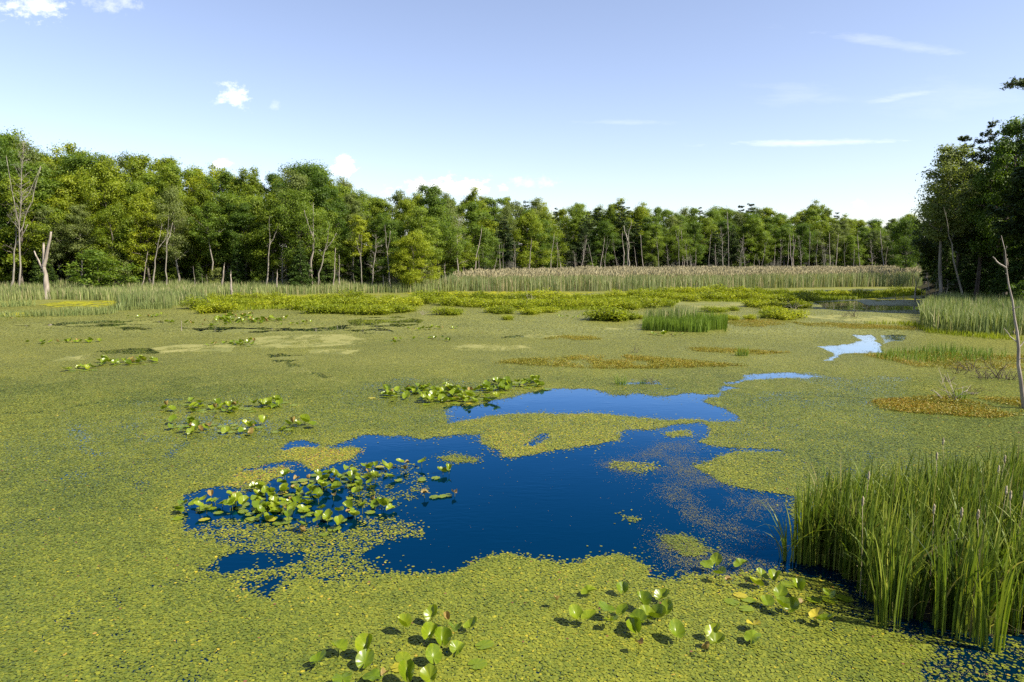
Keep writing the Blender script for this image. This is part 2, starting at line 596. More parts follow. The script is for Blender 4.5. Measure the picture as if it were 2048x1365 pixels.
# ------------------------------------------------------------------ ground and water
SHORE = np.array([(-900, 588), (0, 589), (300, 583), (600, 583), (850, 582), (920, 572), (1000, 563), (1150, 556), (1800, 552),
                  (1835, 560), (1850, 585), (1872, 612), (1950, 620), (2048, 634), (2400, 690), (3200, 800)], float)
SHORE_Y = G(SHORE[:, 0], SHORE[:, 1])[:, 1]


def land(x, y):
    """terrain height: pond basin, low bank, then gently rising wood"""
    x = np.asarray(x, float)
    y = np.asarray(y, float)
    px = np.clip(CX + FPX * x / np.maximum(y, 4.0), -3000, 5000)
    s = y - np.interp(px, SHORE[:, 0], SHORE_Y)
    s = np.where(y < 4, -20.0, s)
    s = np.maximum(s, np.abs(x - 5) - 125 - .0 * y)
    s = np.maximum(s, -y - 40)
    sl = np.where(px < 500, .085, .035)
    h = np.where(s < 0, np.maximum(-.9, .12 + s * .12), .12 + np.minimum(s, 8) * .05 + np.clip(s - 8, 0, 90) * sl)
    far = np.clip((np.hypot(x, y) - 260) / 400, 0, 1)
    h = h + far * 6 * fbm(x / 160, y / 160, 5, 3)
    return h + .25 * (fbm(x / 5, y / 5, 3, 3) - .5) * (s > -3)


def warp(n, a, b, k):
    u = np.linspace(-1, 1, n)
    v = np.sinh(u * k) / math.sinh(k)
    return (a + b) / 2 + v * (b - a) / 2


gx = warp(181, -2000, 2000, 3.6)
gy = np.concatenate([np.linspace(-400, 40, 23)[:-1], np.linspace(40, 240, 101)[:-1], np.geomspace(240, 3000, 24)])
XX, YY = np.meshgrid(gx, gy)
ZZ = land(XX, YY)
ny, nx = XX.shape
idx = np.arange(nx * ny).reshape(ny, nx)
quads = np.stack([idx[:-1, :-1], idx[:-1, 1:], idx[1:, 1:], idx[1:, :-1]], -1).reshape(-1, 4)
tag(link('ground', build_mesh('ground', np.stack([XX, YY, ZZ], -1).reshape(-1, 3), [quads], M['ground'], smooth=True)), kind='structure')
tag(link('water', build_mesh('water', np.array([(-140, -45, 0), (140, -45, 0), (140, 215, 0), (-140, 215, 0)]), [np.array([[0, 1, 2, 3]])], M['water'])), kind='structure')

# ------------------------------------------------------------------ where the pond is open and where it is covered
ZONES = []       # (polygon on the ground, density, orange bias) later entries win


def zone(dens, pts, bias=0.0):
    ZONES.append((gpoly(pts), dens, bias))


# looser ring round the pool
zone(.86, [(300, 1000), (420, 960), (470, 925), (560, 870), (720, 860), (880, 865), (880, 800), (1120, 768), (1420, 780), (1480, 840), (1600, 890), (1640, 960), (1600, 1010), (1580, 1160), (1300, 1190), (900, 1165), (700, 1190), (520, 1230), (330, 1170), (330, 1060)], .06)
zone(.0, [(885, 815), (950, 812), (1010, 798), (1070, 783), (1130, 776), (1190, 777), (1230, 788), (1270, 786), (1310, 790), (1360, 787), (1410, 793), (1400, 805), (1440, 818), (1470, 832), (1478, 842), (1420, 844), (1380, 838), (1330, 838), (1250, 830), (1150, 828), (1060, 832), (980, 832), (920, 843), (893, 850), (895, 835)])
zone(.0, [(548, 900), (575, 884), (610, 881), (650, 886), (640, 893), (590, 900), (560, 906)])
zone(.0, [(360, 990), (410, 975), (455, 968), (478, 936), (530, 927), (590, 925), (640, 938), (690, 922), (715, 905), (690, 895), (655, 893), (690, 883), (730, 873), (790, 871), (850, 880), (900, 872), (960, 868), (1245, 858), (1330, 848), (1400, 845), (1420, 860), (1395, 885), (1440, 893), (1460, 897), (1545, 895), (1555, 901), (1450, 906), (1430, 920), (1385, 935), (1420, 945), (1455, 965), (1500, 978), (1560, 985), (1600, 995), (1610, 1115), (1640, 1150), (1560, 1150), (1480, 1150), (1400, 1150), (1372, 1150), (1361, 1163), (1334, 1163), (1293, 1152), (1293, 1131), (1276, 1117), (1245, 1107), (1200, 1111), (1173, 1124), (1122, 1126), (1043, 1114), (1009, 1116), (960, 1128), (927, 1143), (860, 1147), (802, 1151), (757, 1154), (745, 1131), (716, 1110), (745, 1090), (740, 1078), (660, 1072), (590, 1062), (520, 1060), (470, 1072), (410, 1075), (371, 1060), (366, 1030)])
# scattered pads between the pool and its bay
zone(.42, [(371, 1052), (420, 1068), (520, 1052), (600, 1050), (660, 1066), (740, 1056), (800, 1072), (742, 1095), (716, 1110), (745, 1131), (757, 1153), (700, 1165), (600, 1165), (540, 1205), (480, 1190), (440, 1160), (400, 1140), (430, 1110), (480, 1100), (400, 1090)], .12)
zone(.03, [(393, 1144), (410, 1128), (434, 1116), (490, 1107), (559, 1104), (621, 1117), (600, 1128), (534, 1135), (480, 1139), (434, 1154)])
zone(.10, [(470, 1172), (520, 1156), (570, 1152), (560, 1172), (520, 1192)])
zone(.9, [(540, 908), (590, 897), (655, 894), (712, 906), (690, 922), (640, 936), (600, 924), (560, 922)], .2)
zone(.82, [(459, 950), (490, 938), (560, 936), (585, 946), (540, 958), (475, 972), (440, 970)], .22)
zone(.5, [(477, 962), (534, 958), (530, 980), (480, 984)], .1)
# the long island of pads between the two pools
zone(.88, [(890, 872), (905, 850), (950, 838), (1020, 831), (1100, 830), (1180, 828), (1230, 832), (1300, 840), (1345, 846), (1310, 856), (1245, 860), (1235, 880), (1180, 890), (1100, 901), (1040, 912), (1000, 913), (1000, 898), (960, 885), (955, 870), (980, 866), (930, 862)], .14)
zone(.88, [(960, 872), (1010, 862), (1080, 866), (1090, 900), (1040, 912), (1000, 913), (1000, 898)], .26)
zone(.15, [(1040, 889), (1085, 872), (1105, 868), (1100, 880), (1065, 892)])
zone(.75, [(868, 912), (905, 907), (949, 914), (940, 924), (890, 920)], .1)
zone(.5, [(1214, 935), (1230, 923), (1310, 922), (1310, 936), (1280, 944)], .15)
zone(.6, [(1255, 1034), (1280, 1032), (1290, 1042), (1262, 1045)])
zone(.8, [(1328, 862), (1370, 860), (1378, 870), (1340, 873)], .1)
zone(.66, [(1320, 1072), (1345, 1066), (1390, 1078), (1428, 1098), (1400, 1112), (1350, 1108), (1335, 1090)])
zone(.35, [(700, 1030), (770, 1040), (840, 1062), (840, 1082), (760, 1085)], .2)
zone(.35, [(430, 1042), (500, 1046), (480, 1062), (400, 1060)], .1)
zone(.2, [(690, 930), (840, 930), (850, 990), (760, 1020), (690, 1010)], .1)
# edge of the near cattails
zone(.70, [(1372, 1148), (1480, 1150), (1590, 1140), (1660, 1160), (1700, 1200), (1660, 1250), (1500, 1210), (1400, 1190)], .1)
zone(.10, [(1575, 1118), (1640, 1150), (1690, 1182), (1740, 1226), (1790, 1252), (1850, 1272), (1960, 1292), (2300, 1300), (2300, 1000), (1620, 1000)])
zone(.26, [(1700, 1195), (1790, 1250), (1850, 1276), (1960, 1294), (2150, 1300), (2150, 1420), (1850, 1420), (1830, 1330), (1870, 1300), (1800, 1270), (1690, 1225)])
# thin channels to the right
zone(.0, [(1340, 788), (1425, 789), (1442, 781), (1453, 772), (1487, 775), (1450, 782), (1430, 795), (1345, 798)])
zone(.0, [(1458, 763), (1488, 758), (1495, 750), (1529, 746), (1580, 744), (1648, 754), (1590, 756), (1532, 758), (1492, 762), (1460, 769)])
zone(.0, [(1632, 693), (1673, 690), (1703, 685), (1727, 680), (1705, 668), (1741, 671), (1765, 690), (1768, 707), (1717, 706), (1683, 707), (1662, 721), (1640, 722), (1668, 707)])
zone(.35, [(1755, 672), (1810, 672), (1800, 680), (1775, 690)])
zone(.0, [(1625, 604), (1724, 603), (1735, 612), (1840, 614), (1845, 622), (1730, 622), (1650, 618)])
zone(.45, [(1235, 760), (1330, 756), (1340, 768), (1250, 770)])
# dark leads at the far left
zone(.42, [(17, 651), (60, 648), (230, 641), (310, 641), (330, 648), (200, 655), (40, 654)])
zone(.42, [(232, 656), (270, 654), (311, 657), (300, 661), (250, 661)])
zone(.42, [(342, 657), (420, 652), (560, 658), (650, 656), (690, 650), (720, 655), (660, 662), (560, 668), (440, 664)])
zone(.42, [(700, 642), (740, 632), (800, 634), (845, 640), (830, 651), (780, 656), (700, 651)])
zone(.42, [(690, 660), (760, 656), (790, 664), (740, 668)])
zone(.42, [(188, 705), (230, 699), (270, 698), (321, 706), (300, 710), (240, 710)])
zone(.46, [(526, 711), (560, 707), (612, 713), (590, 720), (570, 726), (545, 720)])
zone(.5, [(560, 724), (600, 735), (640, 744), (690, 760), (710, 768), (680, 764), (620, 748), (570, 745)])
zone(.5, [(1000, 673), (1045, 670), (1040, 675), (1000, 677)])
# drifting tracks through the mat
zone(.62, [(140, 850), (170, 848), (176, 890), (225, 912), (205, 918), (150, 890)])
zone(.62, [(325, 915), (345, 890), (385, 868), (400, 872), (365, 900), (350, 918)])
zone(.5, [(265, 968), (285, 966), (285, 980), (268, 980)])
zone(.55, [(300, 1178), (350, 1160), (400, 1155), (420, 1165), (350, 1172)])
zone(.5, [(0, 826), (110, 822), (200, 802), (390, 795), (390, 799), (200, 806), (110, 826), (0, 830)])
zone(.6, [(360, 840), (440, 828), (540, 842), (600, 868), (520, 884), (420, 878)])


def cover(x, y, seed=11, jit=None):
    a = .008 * y + .05
    k = 1.0 / (.45 + .022 * y)
    qx = x + a * 3.2 * (fbm(x * k, y * k * .6, seed, 4) - .5)
    qy = y + a * 3.2 * (fbm(x * k + 40, y * k * .6, seed + 9, 4) - .5) * (1 + .012 * y)
    if jit is not None:
        qx = qx + jit[0]
        qy = qy + jit[1]
    d = np.where(fbm(x * .9, y * .6, 77, 4) > .68, .75, 1.0)
    b = np.zeros_like(d)
    for poly, dn, bi in ZONES:
        m = (qx > poly[:, 0].min()) & (qx < poly[:, 0].max()) & (qy > poly[:, 1].min()) & (qy < poly[:, 1].max())
        ii = np.nonzero(m)[0]
        if len(ii):
            k2 = inside(qx[ii], qy[ii], poly)
            d[ii[k2]] = dn
            b[ii[k2]] = bi
    return d, b


SCUM = [[(300, 697), (360, 690), (470, 688), (478, 700), (380, 705), (310, 706)],
                    [(470, 676), (560, 671), (680, 671), (735, 680), (700, 690), (600, 696), (500, 694)],
                    [(600, 703), (650, 699), (718, 701), (700, 709), (620, 710)],
                    [(890, 694), (960, 689), (1040, 690), (1062, 698), (1000, 703), (910, 698)],
                    [(1018, 674), (1080, 670), (1150, 671), (1120, 676)],
                    [(105, 722), (140, 712), (180, 709), (165, 722)],
                    [(1590, 634), (1640, 630), (1840, 636), (1850, 646), (1760, 647), (1660, 640)],
                    [(1200, 656), (1280, 654), (1285, 659), (1220, 660)],
                    [(1380, 612), (1480, 609), (1500, 614), (1400, 618)]]
SCUM_G = [gpoly(p) for p in SCUM]
rng = np.random.default_rng(20)


def pad_field(y0, y1, spacing, rmin, rmax, sides, zlo, zhi, tilt, seed, dark=0.0, fin=None, fout=None):
    r = np.random.default_rng(seed)
    xm = .80 * y1 + 1
    nx_, ny_ = int(2 * xm / spacing), int((y1 - y0) / (spacing * .866))
    X = (np.arange(nx_) * spacing - xm)[None, :] + (np.arange(ny_) % 2)[:, None] * spacing * .5
    Y = np.broadcast_to((y0 + np.arange(ny_) * spacing * .866)[:, None], X.shape)
    X = X + r.normal(0, spacing * .24, X.shape)
    Y = Y + r.normal(0, spacing * .24, X.shape)
    X, Y = X.ravel(), Y.ravel()
    k = np.abs(X) < .79 * Y + .6
    X, Y = X[k], Y[k]
    jl = np.abs(r.normal(0, 1, len(X))) ** 1.9 * (.035 + .003 * Y)
    ja = r.random(len(X)) * 6.28
    d, b = cover(X, Y, 11, (jl * np.cos(ja), jl * np.sin(ja) * 1.3))
    clump = vnoise(X * 4, Y * 4, 31)
    k = (r.random(len(X)) * .75 + clump * .25 < d * np.where(d < .97, .98, 1.0))
    if fin:
        k &= r.random(len(X)) < np.clip((Y - y0) / fin, 0, 1)
    if fout:
        k &= r.random(len(X)) < np.clip((y1 - Y) / fout, 0, 1)
    if y0 > 21:                                     # pads thin out where scum lies
        wx, wy = X + .9 * (fbm(X * .5, Y * .4, 51, 4) - .5), Y + 2.4 * (fbm(X * .5, Y * .4, 61, 4) - .5)
        for p in SCUM_G:
            k &= ~(inside(wx, wy, p) & (fbm(X * 1.2, Y * .8, 71, 4) + .25 * r.random(len(X)) > .52))
    X, Y, b = X[k], Y[k], b[k]
    n = len(X)
    rad = r.uniform(rmin, rmax, n) * (1 + .15 * (fbm(X * .3, Y * .3, 8, 2) - .5))
    ph = r.random(n) * 2 * PI
    ang = np.arange(sides) / sides * 2 * PI
    ca, sa = np.cos(ang)[None], np.sin(ang)[None]
    wob = 1 + r.normal(0, .05, (n, sides))
    ex, ey = rad[:, None] * ca * wob, rad[:, None] * sa * r.uniform(.68, .9, n)[:, None] * wob
    ox = ex * np.cos(ph)[:, None] - ey * np.sin(ph)[:, None]
    oy = ex * np.sin(ph)[:, None] + ey * np.cos(ph)[:, None]
    tx, ty = r.normal(0, tilt, n), r.normal(0, tilt, n)
    z = r.uniform(zlo, zhi, n)[:, None] + ox * tx[:, None] + oy * ty[:, None]
    V = np.stack([X[:, None] + ox, Y[:, None] + oy, np.maximum(z, .0015)], -1).reshape(-1, 3)
    tint = dark + r.normal(.43, .11, n) + .40 * (fbm(X * .22, Y * .22, 5, 4) - .5) + .22 * (fbm(X * 2.2, Y * 2.2, 6, 3) - .5) + b * r.random(n) * 2.0
    rare = r.random(n)
    tint = np.where(rare < .008 + b * .22, r.uniform(.8, .97, n), tint)
    tint = np.where(rare > .9985, 1.0, tint)
    near = np.clip((16 - Y) / 8, 0, 1)
    tint = tint + .0 * near
    return V, np.arange(n * sides).reshape(n, sides), np.clip(tint, 0, 1)


fields = [pad_field(7.6, 18, .036, .016, .028, 7, .005, .012, .07, 1, fout=3),
          pad_field(7.6, 18, .060, .017, .031, 7, .009, .018, .11, 2, fout=3),
          pad_field(7.6, 20, .044, .017, .028, 6, .0015, .004, .03, 5, -.17, fout=2),
          pad_field(15, 36, .047, .021, .034, 6, .005, .014, .06, 6, fin=3, fout=10),
          pad_field(16, 34, .075, .022, .035, 6, .010, .018, .09, 7, fin=3, fout=10),
          pad_field(18, 34, .060, .022, .034, 5, .0015, .0035, .03, 8, -.08, fin=2, fout=5),
          pad_field(24, 50, .074, .030, .044, 5, .008, .014, .04, 3, fin=9, fout=6),
          pad_field(43, 76, .20, .06, .09, 5, .010, .016, .05, 4, fin=8)]
for sel, m_, lab in ((fields[:6], M['pad'], 'small green and yellow floating pads crowding the near water'), (fields[6:], M['pad_far'], 'fine paler floating pads covering the farther pond')):
    gm = Geo()
    for V, P, T in sel:
        gm.add(V, P, T)
    tag(link('floating_pads', gm.mesh('floating_pads', m_)), lab, 'floating pads', kind='stuff')

# closed mat farther out (from where single pads merge to the eye)
def sheet(name, x0, x1, y0, y1, dx, dy, z, keep, mat):
    xs, ys = np.arange(x0, x1 + dx, dx), np.arange(y0, y1 + dy, dy)
    cxs, cys = np.meshgrid((xs[:-1] + xs[1:]) / 2, (ys[:-1] + ys[1:]) / 2)
    k = keep(cxs.ravel(), cys.ravel())
    X, Y = np.meshgrid(xs, ys)
    i = np.arange(X.size).reshape(X.shape)
    q = np.stack([i[:-1, :-1], i[:-1, 1:], i[1:, 1:], i[1:, :-1]], -1).reshape(-1, 4)[k]
    used, inv = np.unique(q, return_inverse=True)
    V = np.stack([X.ravel(), Y.ravel(), np.full(X.size, z)], -1)[used]
    return build_mesh(name, V, [inv.reshape(-1, 4)], mat)


def keep_mat(x, y):
    d, _ = cover(x, y)
    return (d + (.25 + .9 * ((d > .3) & (d < .55))) * (fbm(x * .5, y * .8, 91, 5) - .5) * 1.3 > .52) & (y > 24 + 9 * fbm(x * .35, y * .25, 119, 4)) & (np.abs(x) < .80 * y + 3) & (land(x, y) < .02)


tag(link('leaf_mat', sheet('leaf_mat', -86, 86, 20, 125, .14, .30, .004, keep_mat, M['mat'])), 'even green mat of small leaves across the pond', 'leaf mat', kind='stuff')


def patch(name, polys, z, mat, label, cat, dx=.12, dy=.25, amp=1.0, thr=.0):
    ps = [gpoly(p) for p in polys]
    x0, y0 = np.min([p.min(0) for p in ps], 0) - 1
    x1, y1 = np.max([p.max(0) for p in ps], 0) + 1

    def keep(x, y):
        a = (.012 * y + .05) * amp
        qx = x + a * 3 * (fbm(x * .6, y * .5, 51, 4) - .5)
        qy = y + a * 6 * (fbm(x * .6, y * .5, 61, 4) - .5)
        k = np.zeros(x.shape, bool)
        for p in ps:
            k |= inside(qx, qy, p)
        d, _ = cover(x, y)
        return k & (d > .5) & (fbm(x * 1.5, y * .9, 71, 4) > thr)
    return tag(link(name, sheet(name, x0, x1, y0, y1, dx, dy, z, keep, mat)), label, cat, kind='stuff')


patch('pond_scum', SCUM, .0075, M['scum'],
      'pale tan scum drifting over the leaf mat', 'pond scum', thr=.40)
patch('algae', [[(90, 609), (130, 603), (210, 601), (300, 603), (310, 609), (220, 613), (130, 614)],
                [(800, 588), (920, 584), (1060, 583), (1180, 586), (1150, 592), (900, 594)],
                [(0, 628), (60, 624), (50, 634), (0, 636)], [(500, 596), (640, 590), (760, 590), (700, 600), (560, 604)],
                [(1700, 590), (1820, 585), (1835, 600), (1740, 602)]], .0200, M['algae'],
      'yellow-green algae film in front of the cattails', 'algae', thr=.42)

# brown weed specks on the open water
def scatter_in(poly, dens, r):
    x0, y0 = poly.min(0)
    x1, y1 = poly.max(0)
    n = int((x1 - x0) * (y1 - y0) * dens)
    p = np.stack([r.uniform(x0, x1, n), r.uniform(y0, y1, n)], -1)
    return p[inside(p[:, 0], p[:, 1], poly)]


gm = Geo()
for pts, dn in (([(1190, 930), (1260, 918), (1320, 885), (1340, 880), (1390, 882), (1400, 935), (1450, 970), (1560, 1000), (1590, 1100), (1500, 1112), (1430, 1070), (1380, 1040), (1330, 1010), (1300, 960)], 2600),
                ([(1300, 1080), (1340, 1066), (1440, 1100), (1560, 1130), (1600, 1150), (1480, 1160), (1370, 1150), (1330, 1120)], 3400),
                ([(790, 1060), (820, 1046), (840, 1055), (810, 1066)], 500), ([(980, 880), (1250, 930), (1300, 1000), (1100, 1090), (800, 1120), (760, 1100)], 6),
                ([(1590, 1120), (1700, 1190), (1850, 1275), (2100, 1300), (2100, 1400), (1840, 1400), (1700, 1230)], 1500)):
    P = scatter_in(gpoly(pts), dn, rng)
    P = P + rng.normal(0, 1, P.shape) * [.22, .40] * (np.abs(rng.normal(0, 1, (len(P), 1))))
    k = fbm(P[:, 0] * 1.8, P[:, 1] * 1.3, 44, 5) + .5 * (rng.random(len(P)) - .5) > .53
    P = P[k]
    n = len(P)
    C = np.stack([P[:, 0], P[:, 1], np.full(n, .006) + rng.random(n) * .004], -1)
    N = np.array([0, 0, 1.0]) + rng.normal(0, .06, (n, 3))
    gm.leaves(C, N, rng.uniform(.004, .014, n), .6, np.clip(rng.normal(.5, .25, n), 0, 1), rng)
tag(link('floating_weed', gm.mesh('floating_weed', M['weed'])), 'brown specks of weed on the blue open water', 'weed', kind='stuff')

# ------------------------------------------------------------------ trees
def crown_profile(kind, tt):
    if kind == 'oak':
        return (.62 + .38 * math.sin(PI * min(1, tt * 1.05 + .12))) * (1.0 if tt < .75 else 1 - (tt - .75) * 1.7)
    if kind == 'maple':
        return (.55 + .5 * math.sin(PI * (tt * .85 + .12))) * (1.0 if tt < .7 else 1 - (tt - .7) * 2.2)
    if kind == 'ash':
        return (.45 + .5 * math.sin(PI * (tt * .9 + .08))) * (1.0 if tt < .7 else 1 - (tt - .7) * 2.0)
    return .5 + .5 * math.sin(PI * (tt * .9 + .05))


def bow(p0, p1, lift, n, r, jit):
    s = np.linspace(0, 1, n)[:, None]
    path = p0 + (p1 - p0) * s
    path[:, 2:3] += lift * np.sin(PI * s)
    path[1:-1] += r.normal(0, jit, (n - 2, 3))
    return path


def broadleaf(seed, kind, H, cb, R, nl, leaf, nleaf, tr, mat, bark, clump=.27, fill=.55):
    r = np.random.default_rng(seed)
    wood, lv = Geo(), Geo()
    n = 10
    z = np.linspace(0, H * .92, n)
    wob = np.cumsum(r.normal(0, .011 * H, (n, 2)), 0)
    wob -= wob[0]
    tp = np.stack([wob[:, 0], wob[:, 1], z], -1)
    wood.tube(np.vstack([tp[:1] - [0, 0, .4], tp]), np.concatenate([[tr * 1.35], tr * (1.12 - z / (H * .98))]), 7)
    on = lambda zz: np.array([np.interp(zz, z, tp[:, 0]), np.interp(zz, z, tp[:, 1]), min(zz, H * .92)])
    cl = []
    for i in range(nl):
        tt = (i + .5 + r.uniform(-.3, .3)) / nl
        zc = H * (cb + (.95 - cb) * tt)
        rad = R * crown_profile(kind, tt) * r.uniform(.72, 1.22)
        az = i * 2.399 + r.normal(0, .35)
        p0 = on(max(H * cb * .8, zc - rad * r.uniform(.35, .75)))
        p1 = np.array([p0[0] + math.cos(az) * rad, p0[1] + math.sin(az) * rad, zc + r.normal(0, .03 * H)])
        path = bow(p0, p1, .08 * rad, 6, r, .05 * rad)
        lr = tr * (.42 * (1 - tt) + .10)
        wood.tube(path, np.linspace(lr, .02, 6), 4)
        cl.append((p1, R * clump * r.uniform(.75, 1.2)))
        for k in range(int(r.integers(3, 5))):
            s = r.uniform(.35, .95)
            q0 = path[min(5, int(s * 5))]
            d = r.normal(0, 1, 3) * [1, 1, .7]
            q1 = q0 + d / np.linalg.norm(d) * rad * r.uniform(.25, .5) + [0, 0, .06 * rad]
            wood.tube(bow(q0, q1, .03 * rad, 4, r, .02 * rad), np.linspace(lr * .4 + .01, .012, 4), 3)
            cl.append((q1, R * clump * r.uniform(.6, 1.1)))
    for k in range(3):
        cl.append((on(H * .93) + r.normal(0, .12 * R, 3) + [0, 0, .02 * H], R * clump * r.uniform(.6, .9)))
    tot = sum(c[1] ** 2 for c in cl)
    for c, cr in cl:
        m = max(8, int(nleaf * cr * cr / tot))
        d = r.normal(size=(m, 3))
        C = c + d * (cr * (.50 + .08 * (fill > .6))) * [1.12, 1.12, .68]
        d /= np.linalg.norm(d, axis=1, keepdims=True)
        N = d * .9 + [0, 0, .6] + r.normal(0, .42, (m, 3))
        lv.leaves(C, N, r.uniform(.65, 1.35, m) * leaf, .62, np.clip(r.normal(.5, .2, m) + r.normal(0, .10), 0, 1), r)
    return wood.mesh(kind + '_trunk', bark), lv.mesh(kind + '_crown', mat), H


def conifer(seed, kind, H, cb, R, step, leaf, nleaf, tr, mat, bark, droop=.12, power=.75, ragged=.25):
    r = np.random.default_rng(seed)
    wood, lv = Geo(), Geo()
    n = 9
    z = np.linspace(0, H * .99, n)
    wob = np.cumsum(r.normal(0, .004 * H, (n, 2)), 0)
    wob -= wob[0]
    tp = np.stack([wob[:, 0], wob[:, 1], z], -1)
    wood.tube(np.vstack([tp[:1] - [0, 0, .4], tp]), np.concatenate([[tr * 1.25], tr * (1.05 - z / H)]), 7)
    br = []
    zz = H * cb
    while zz < H * .985:
        tt = (zz - H * cb) / (H * (1 - cb))
        nb = int(r.integers(4, 7))
        a0 = r.random() * 6.28
        for k in range(nb):
            L = R * ((1 - tt) ** power) * r.uniform(1 - ragged * 1.6, 1 + ragged) * (.6 + .4 * min(1, tt * 4 + .4)) + .25
            br.append((zz + r.normal(0, step * .2), a0 + k * 6.28 / nb + r.normal(0, .25), L))
        zz += step * r.uniform(.75, 1.3)
    tl = sum(b[2] ** 1.6 for b in br)
    for zb, az, L in br:
        s = np.linspace(0, 1, 6)
        x0 = [np.interp(zb, z, tp[:, 0]), np.interp(zb, z, tp[:, 1])]
        path = np.stack([x0[0] + math.cos(az) * L * s, x0[1] + math.sin(az) * L * s, zb + L * (.16 * s - droop * 2.2 * s ** 2 + .10 * s ** 3)], -1)
        wood.tube(path, np.linspace(.014 * L + .02, .01, 6), 3)
        m = max(6, int(nleaf * L ** 1.6 / tl))
        ss = .22 + .80 * r.random(m) ** .8
        wdt = L * .30 * np.sin(PI * np.clip(ss, 0, 1) * .85) + .12
        lat = r.normal(0, .5, m) * wdt
        cx, sy = math.cos(az), math.sin(az)
        C = np.stack([x0[0] + cx * L * ss - sy * lat, x0[1] + sy * L * ss + cx * lat,
                      zb + L * (.16 * ss - droop * 2.2 * ss ** 2 + .10 * ss ** 3) + r.normal(0, .05 * L + .05, m) - .08 * np.abs(lat)], -1)
        N = r.normal(0, .45, (m, 3)) + [0, 0, 1.0]
        al = np.stack([cx - sy * np.sign(lat) * .8, sy + cx * np.sign(lat) * .8, r.normal(0, .35, m)], -1)
        lv.leaves(C, N, r.uniform(.7, 1.4, m) * leaf, .38, np.clip(r.normal(.5, .2, m), 0, 1), r, along=al)
    return wood.mesh(kind + '_trunk', bark), lv.mesh(kind + '_crown', mat), H


PROTO = {}
PROTO['oak'] = [broadleaf(100 + i, 'oak', 20, (.28, .36, .32, .26)[i], (5.4, 4.6, 6.0, 5.0)[i], 24, .145, 25000, .30, M['oak'], M['bark'], .25) for i in range(4)]
PROTO['maple'] = [broadleaf(200 + i, 'maple', 18, (.22, .30, .16, .32)[i], (5.0, 4.4, 5.4, 4.0)[i], 26, .14, 25000, .26, M['maple'], M['bark'], .24) for i in range(4)]
PROTO['ash'] = [broadleaf(300 + i, 'ash', 20, (.38, .44, .34)[i], (4.0, 3.4, 4.6)[i], 24, .135, 15000, .22, M['ash'], M['pale_bark'], .26, .8) for i in range(3)]
PROTO['thin'] = [broadleaf(400 + i, 'thin', 20, (.52, .45, .58)[i], (3.0, 2.6, 3.4)[i], 16, .16, 7500, .19, M[('oak', 'maple', 'ash')[i]], M['pale_bark'], .30) for i in range(3)]
PROTO['sapling'] = [broadleaf(500 + i, 'maple', 7, .10, (2.4, 2.0, 2.8)[i], 16, .13, 6000, .09, M[('oak', 'oak', 'ash')[i]], M['bark'], .30) for i in range(3)]
PROTO['pine'] = [conifer(600 + i, 'pine', 22, (.30, .36, .24)[i], (4.4, 3.8, 5.0)[i], .95, .24, 15000, .30, M['pine'], M['pinebark'], .05, (.85, .55, .75)[i], .35) for i in range(3)]
PROTO['hemlock'] = [conifer(700 + i, 'hemlock', 14, (.05, .08, .12)[i], (3.6, 3.0, 3.4)[i], .55, .20, 14000, .22, M['hemlock'], M['pinebark'], .16, .85, .22) for i in range(3)]

LOOK = {'oak': 'dark green dome-crowned tree', 'maple': 'bright yellow-green bushy tree', 'ash': 'grey-green loose-crowned tree', 'thin': 'slender tree with long bare trunk',
        'sapling': 'low bushy sapling', 'pine': 'dark layered pine', 'hemlock': 'drooping dark conifer'}
NAME = {'oak': 'oak_tree', 'maple': 'maple_tree', 'ash': 'ash_tree', 'thin': 'slender_tree', 'sapling': 'sapling', 'pine': 'pine_tree', 'hemlock': 'hemlock_tree'}
TREES = []       # (root, kind, row, px)
trng = np.random.default_rng(5)
_use = {}


def put_tree(kind, px, Y, top, row, wide=1.0, which=None, label=None):
    """a tree whose foot stands on the bank at depth Y and whose tip reaches the skyline at photo row `top`"""
    ps = PROTO[kind]
    i = _use.get(kind, 0) if which is None else which
    _use[kind] = i + 1
    tm, cm, H0 = ps[i % len(ps)]
    X = x_at(px, Y)
    zb = float(land(np.array([X]), np.array([Y]))[0])
    h = z_at(top, Y) - zb
    s = h / H0 / 1.0
    sx = s * wide * trng.uniform(.78, 1.02)
    if kind in ('oak', 'maple', 'ash', 'thin', 'pine'):
        sx = max(sx, .62)
    root = link(NAME[kind], None, loc=(X, Y, zb - .05), rot=(trng.normal(0, .02), trng.normal(0, .02), trng.random() * 6.28), scale=(sx, sx, s))
    link('trunk', tm, root)
    link('crown', cm, root)
    TREES.append((root, kind, row, px, label))
    return root


SKYL = np.array([(-120, 255), (0, 262), (40, 262), (75, 285), (130, 298), (205, 300), (255, 322), (330, 303), (370, 318), (420, 338), (480, 338), (545, 345), (562, 352), (590, 326), (612, 322), (650, 330), (668, 362), (700, 360), (735, 385), (780, 400),
                 (800, 385), (850, 372), (880, 376), (910, 395), (925, 378), (960, 390), (1010, 393), (1080, 398), (1110, 418), (1160, 408), (1205, 412), (1240, 402), (1270, 412), (1310, 404), (1350, 422), (1380, 410), (1420, 420), (1475, 404), (1510, 412),
                 (1555, 424), (1600, 416), (1632, 406), (1670, 428), (1720, 438), (1765, 440), (1800, 432), (1850, 415)], float)


def skyline(px):
    return float(np.interp(px, SKYL[:, 0], SKYL[:, 1]))


def bank(px):
    return float(np.interp(px, SHORE[:, 0], SHORE_Y))


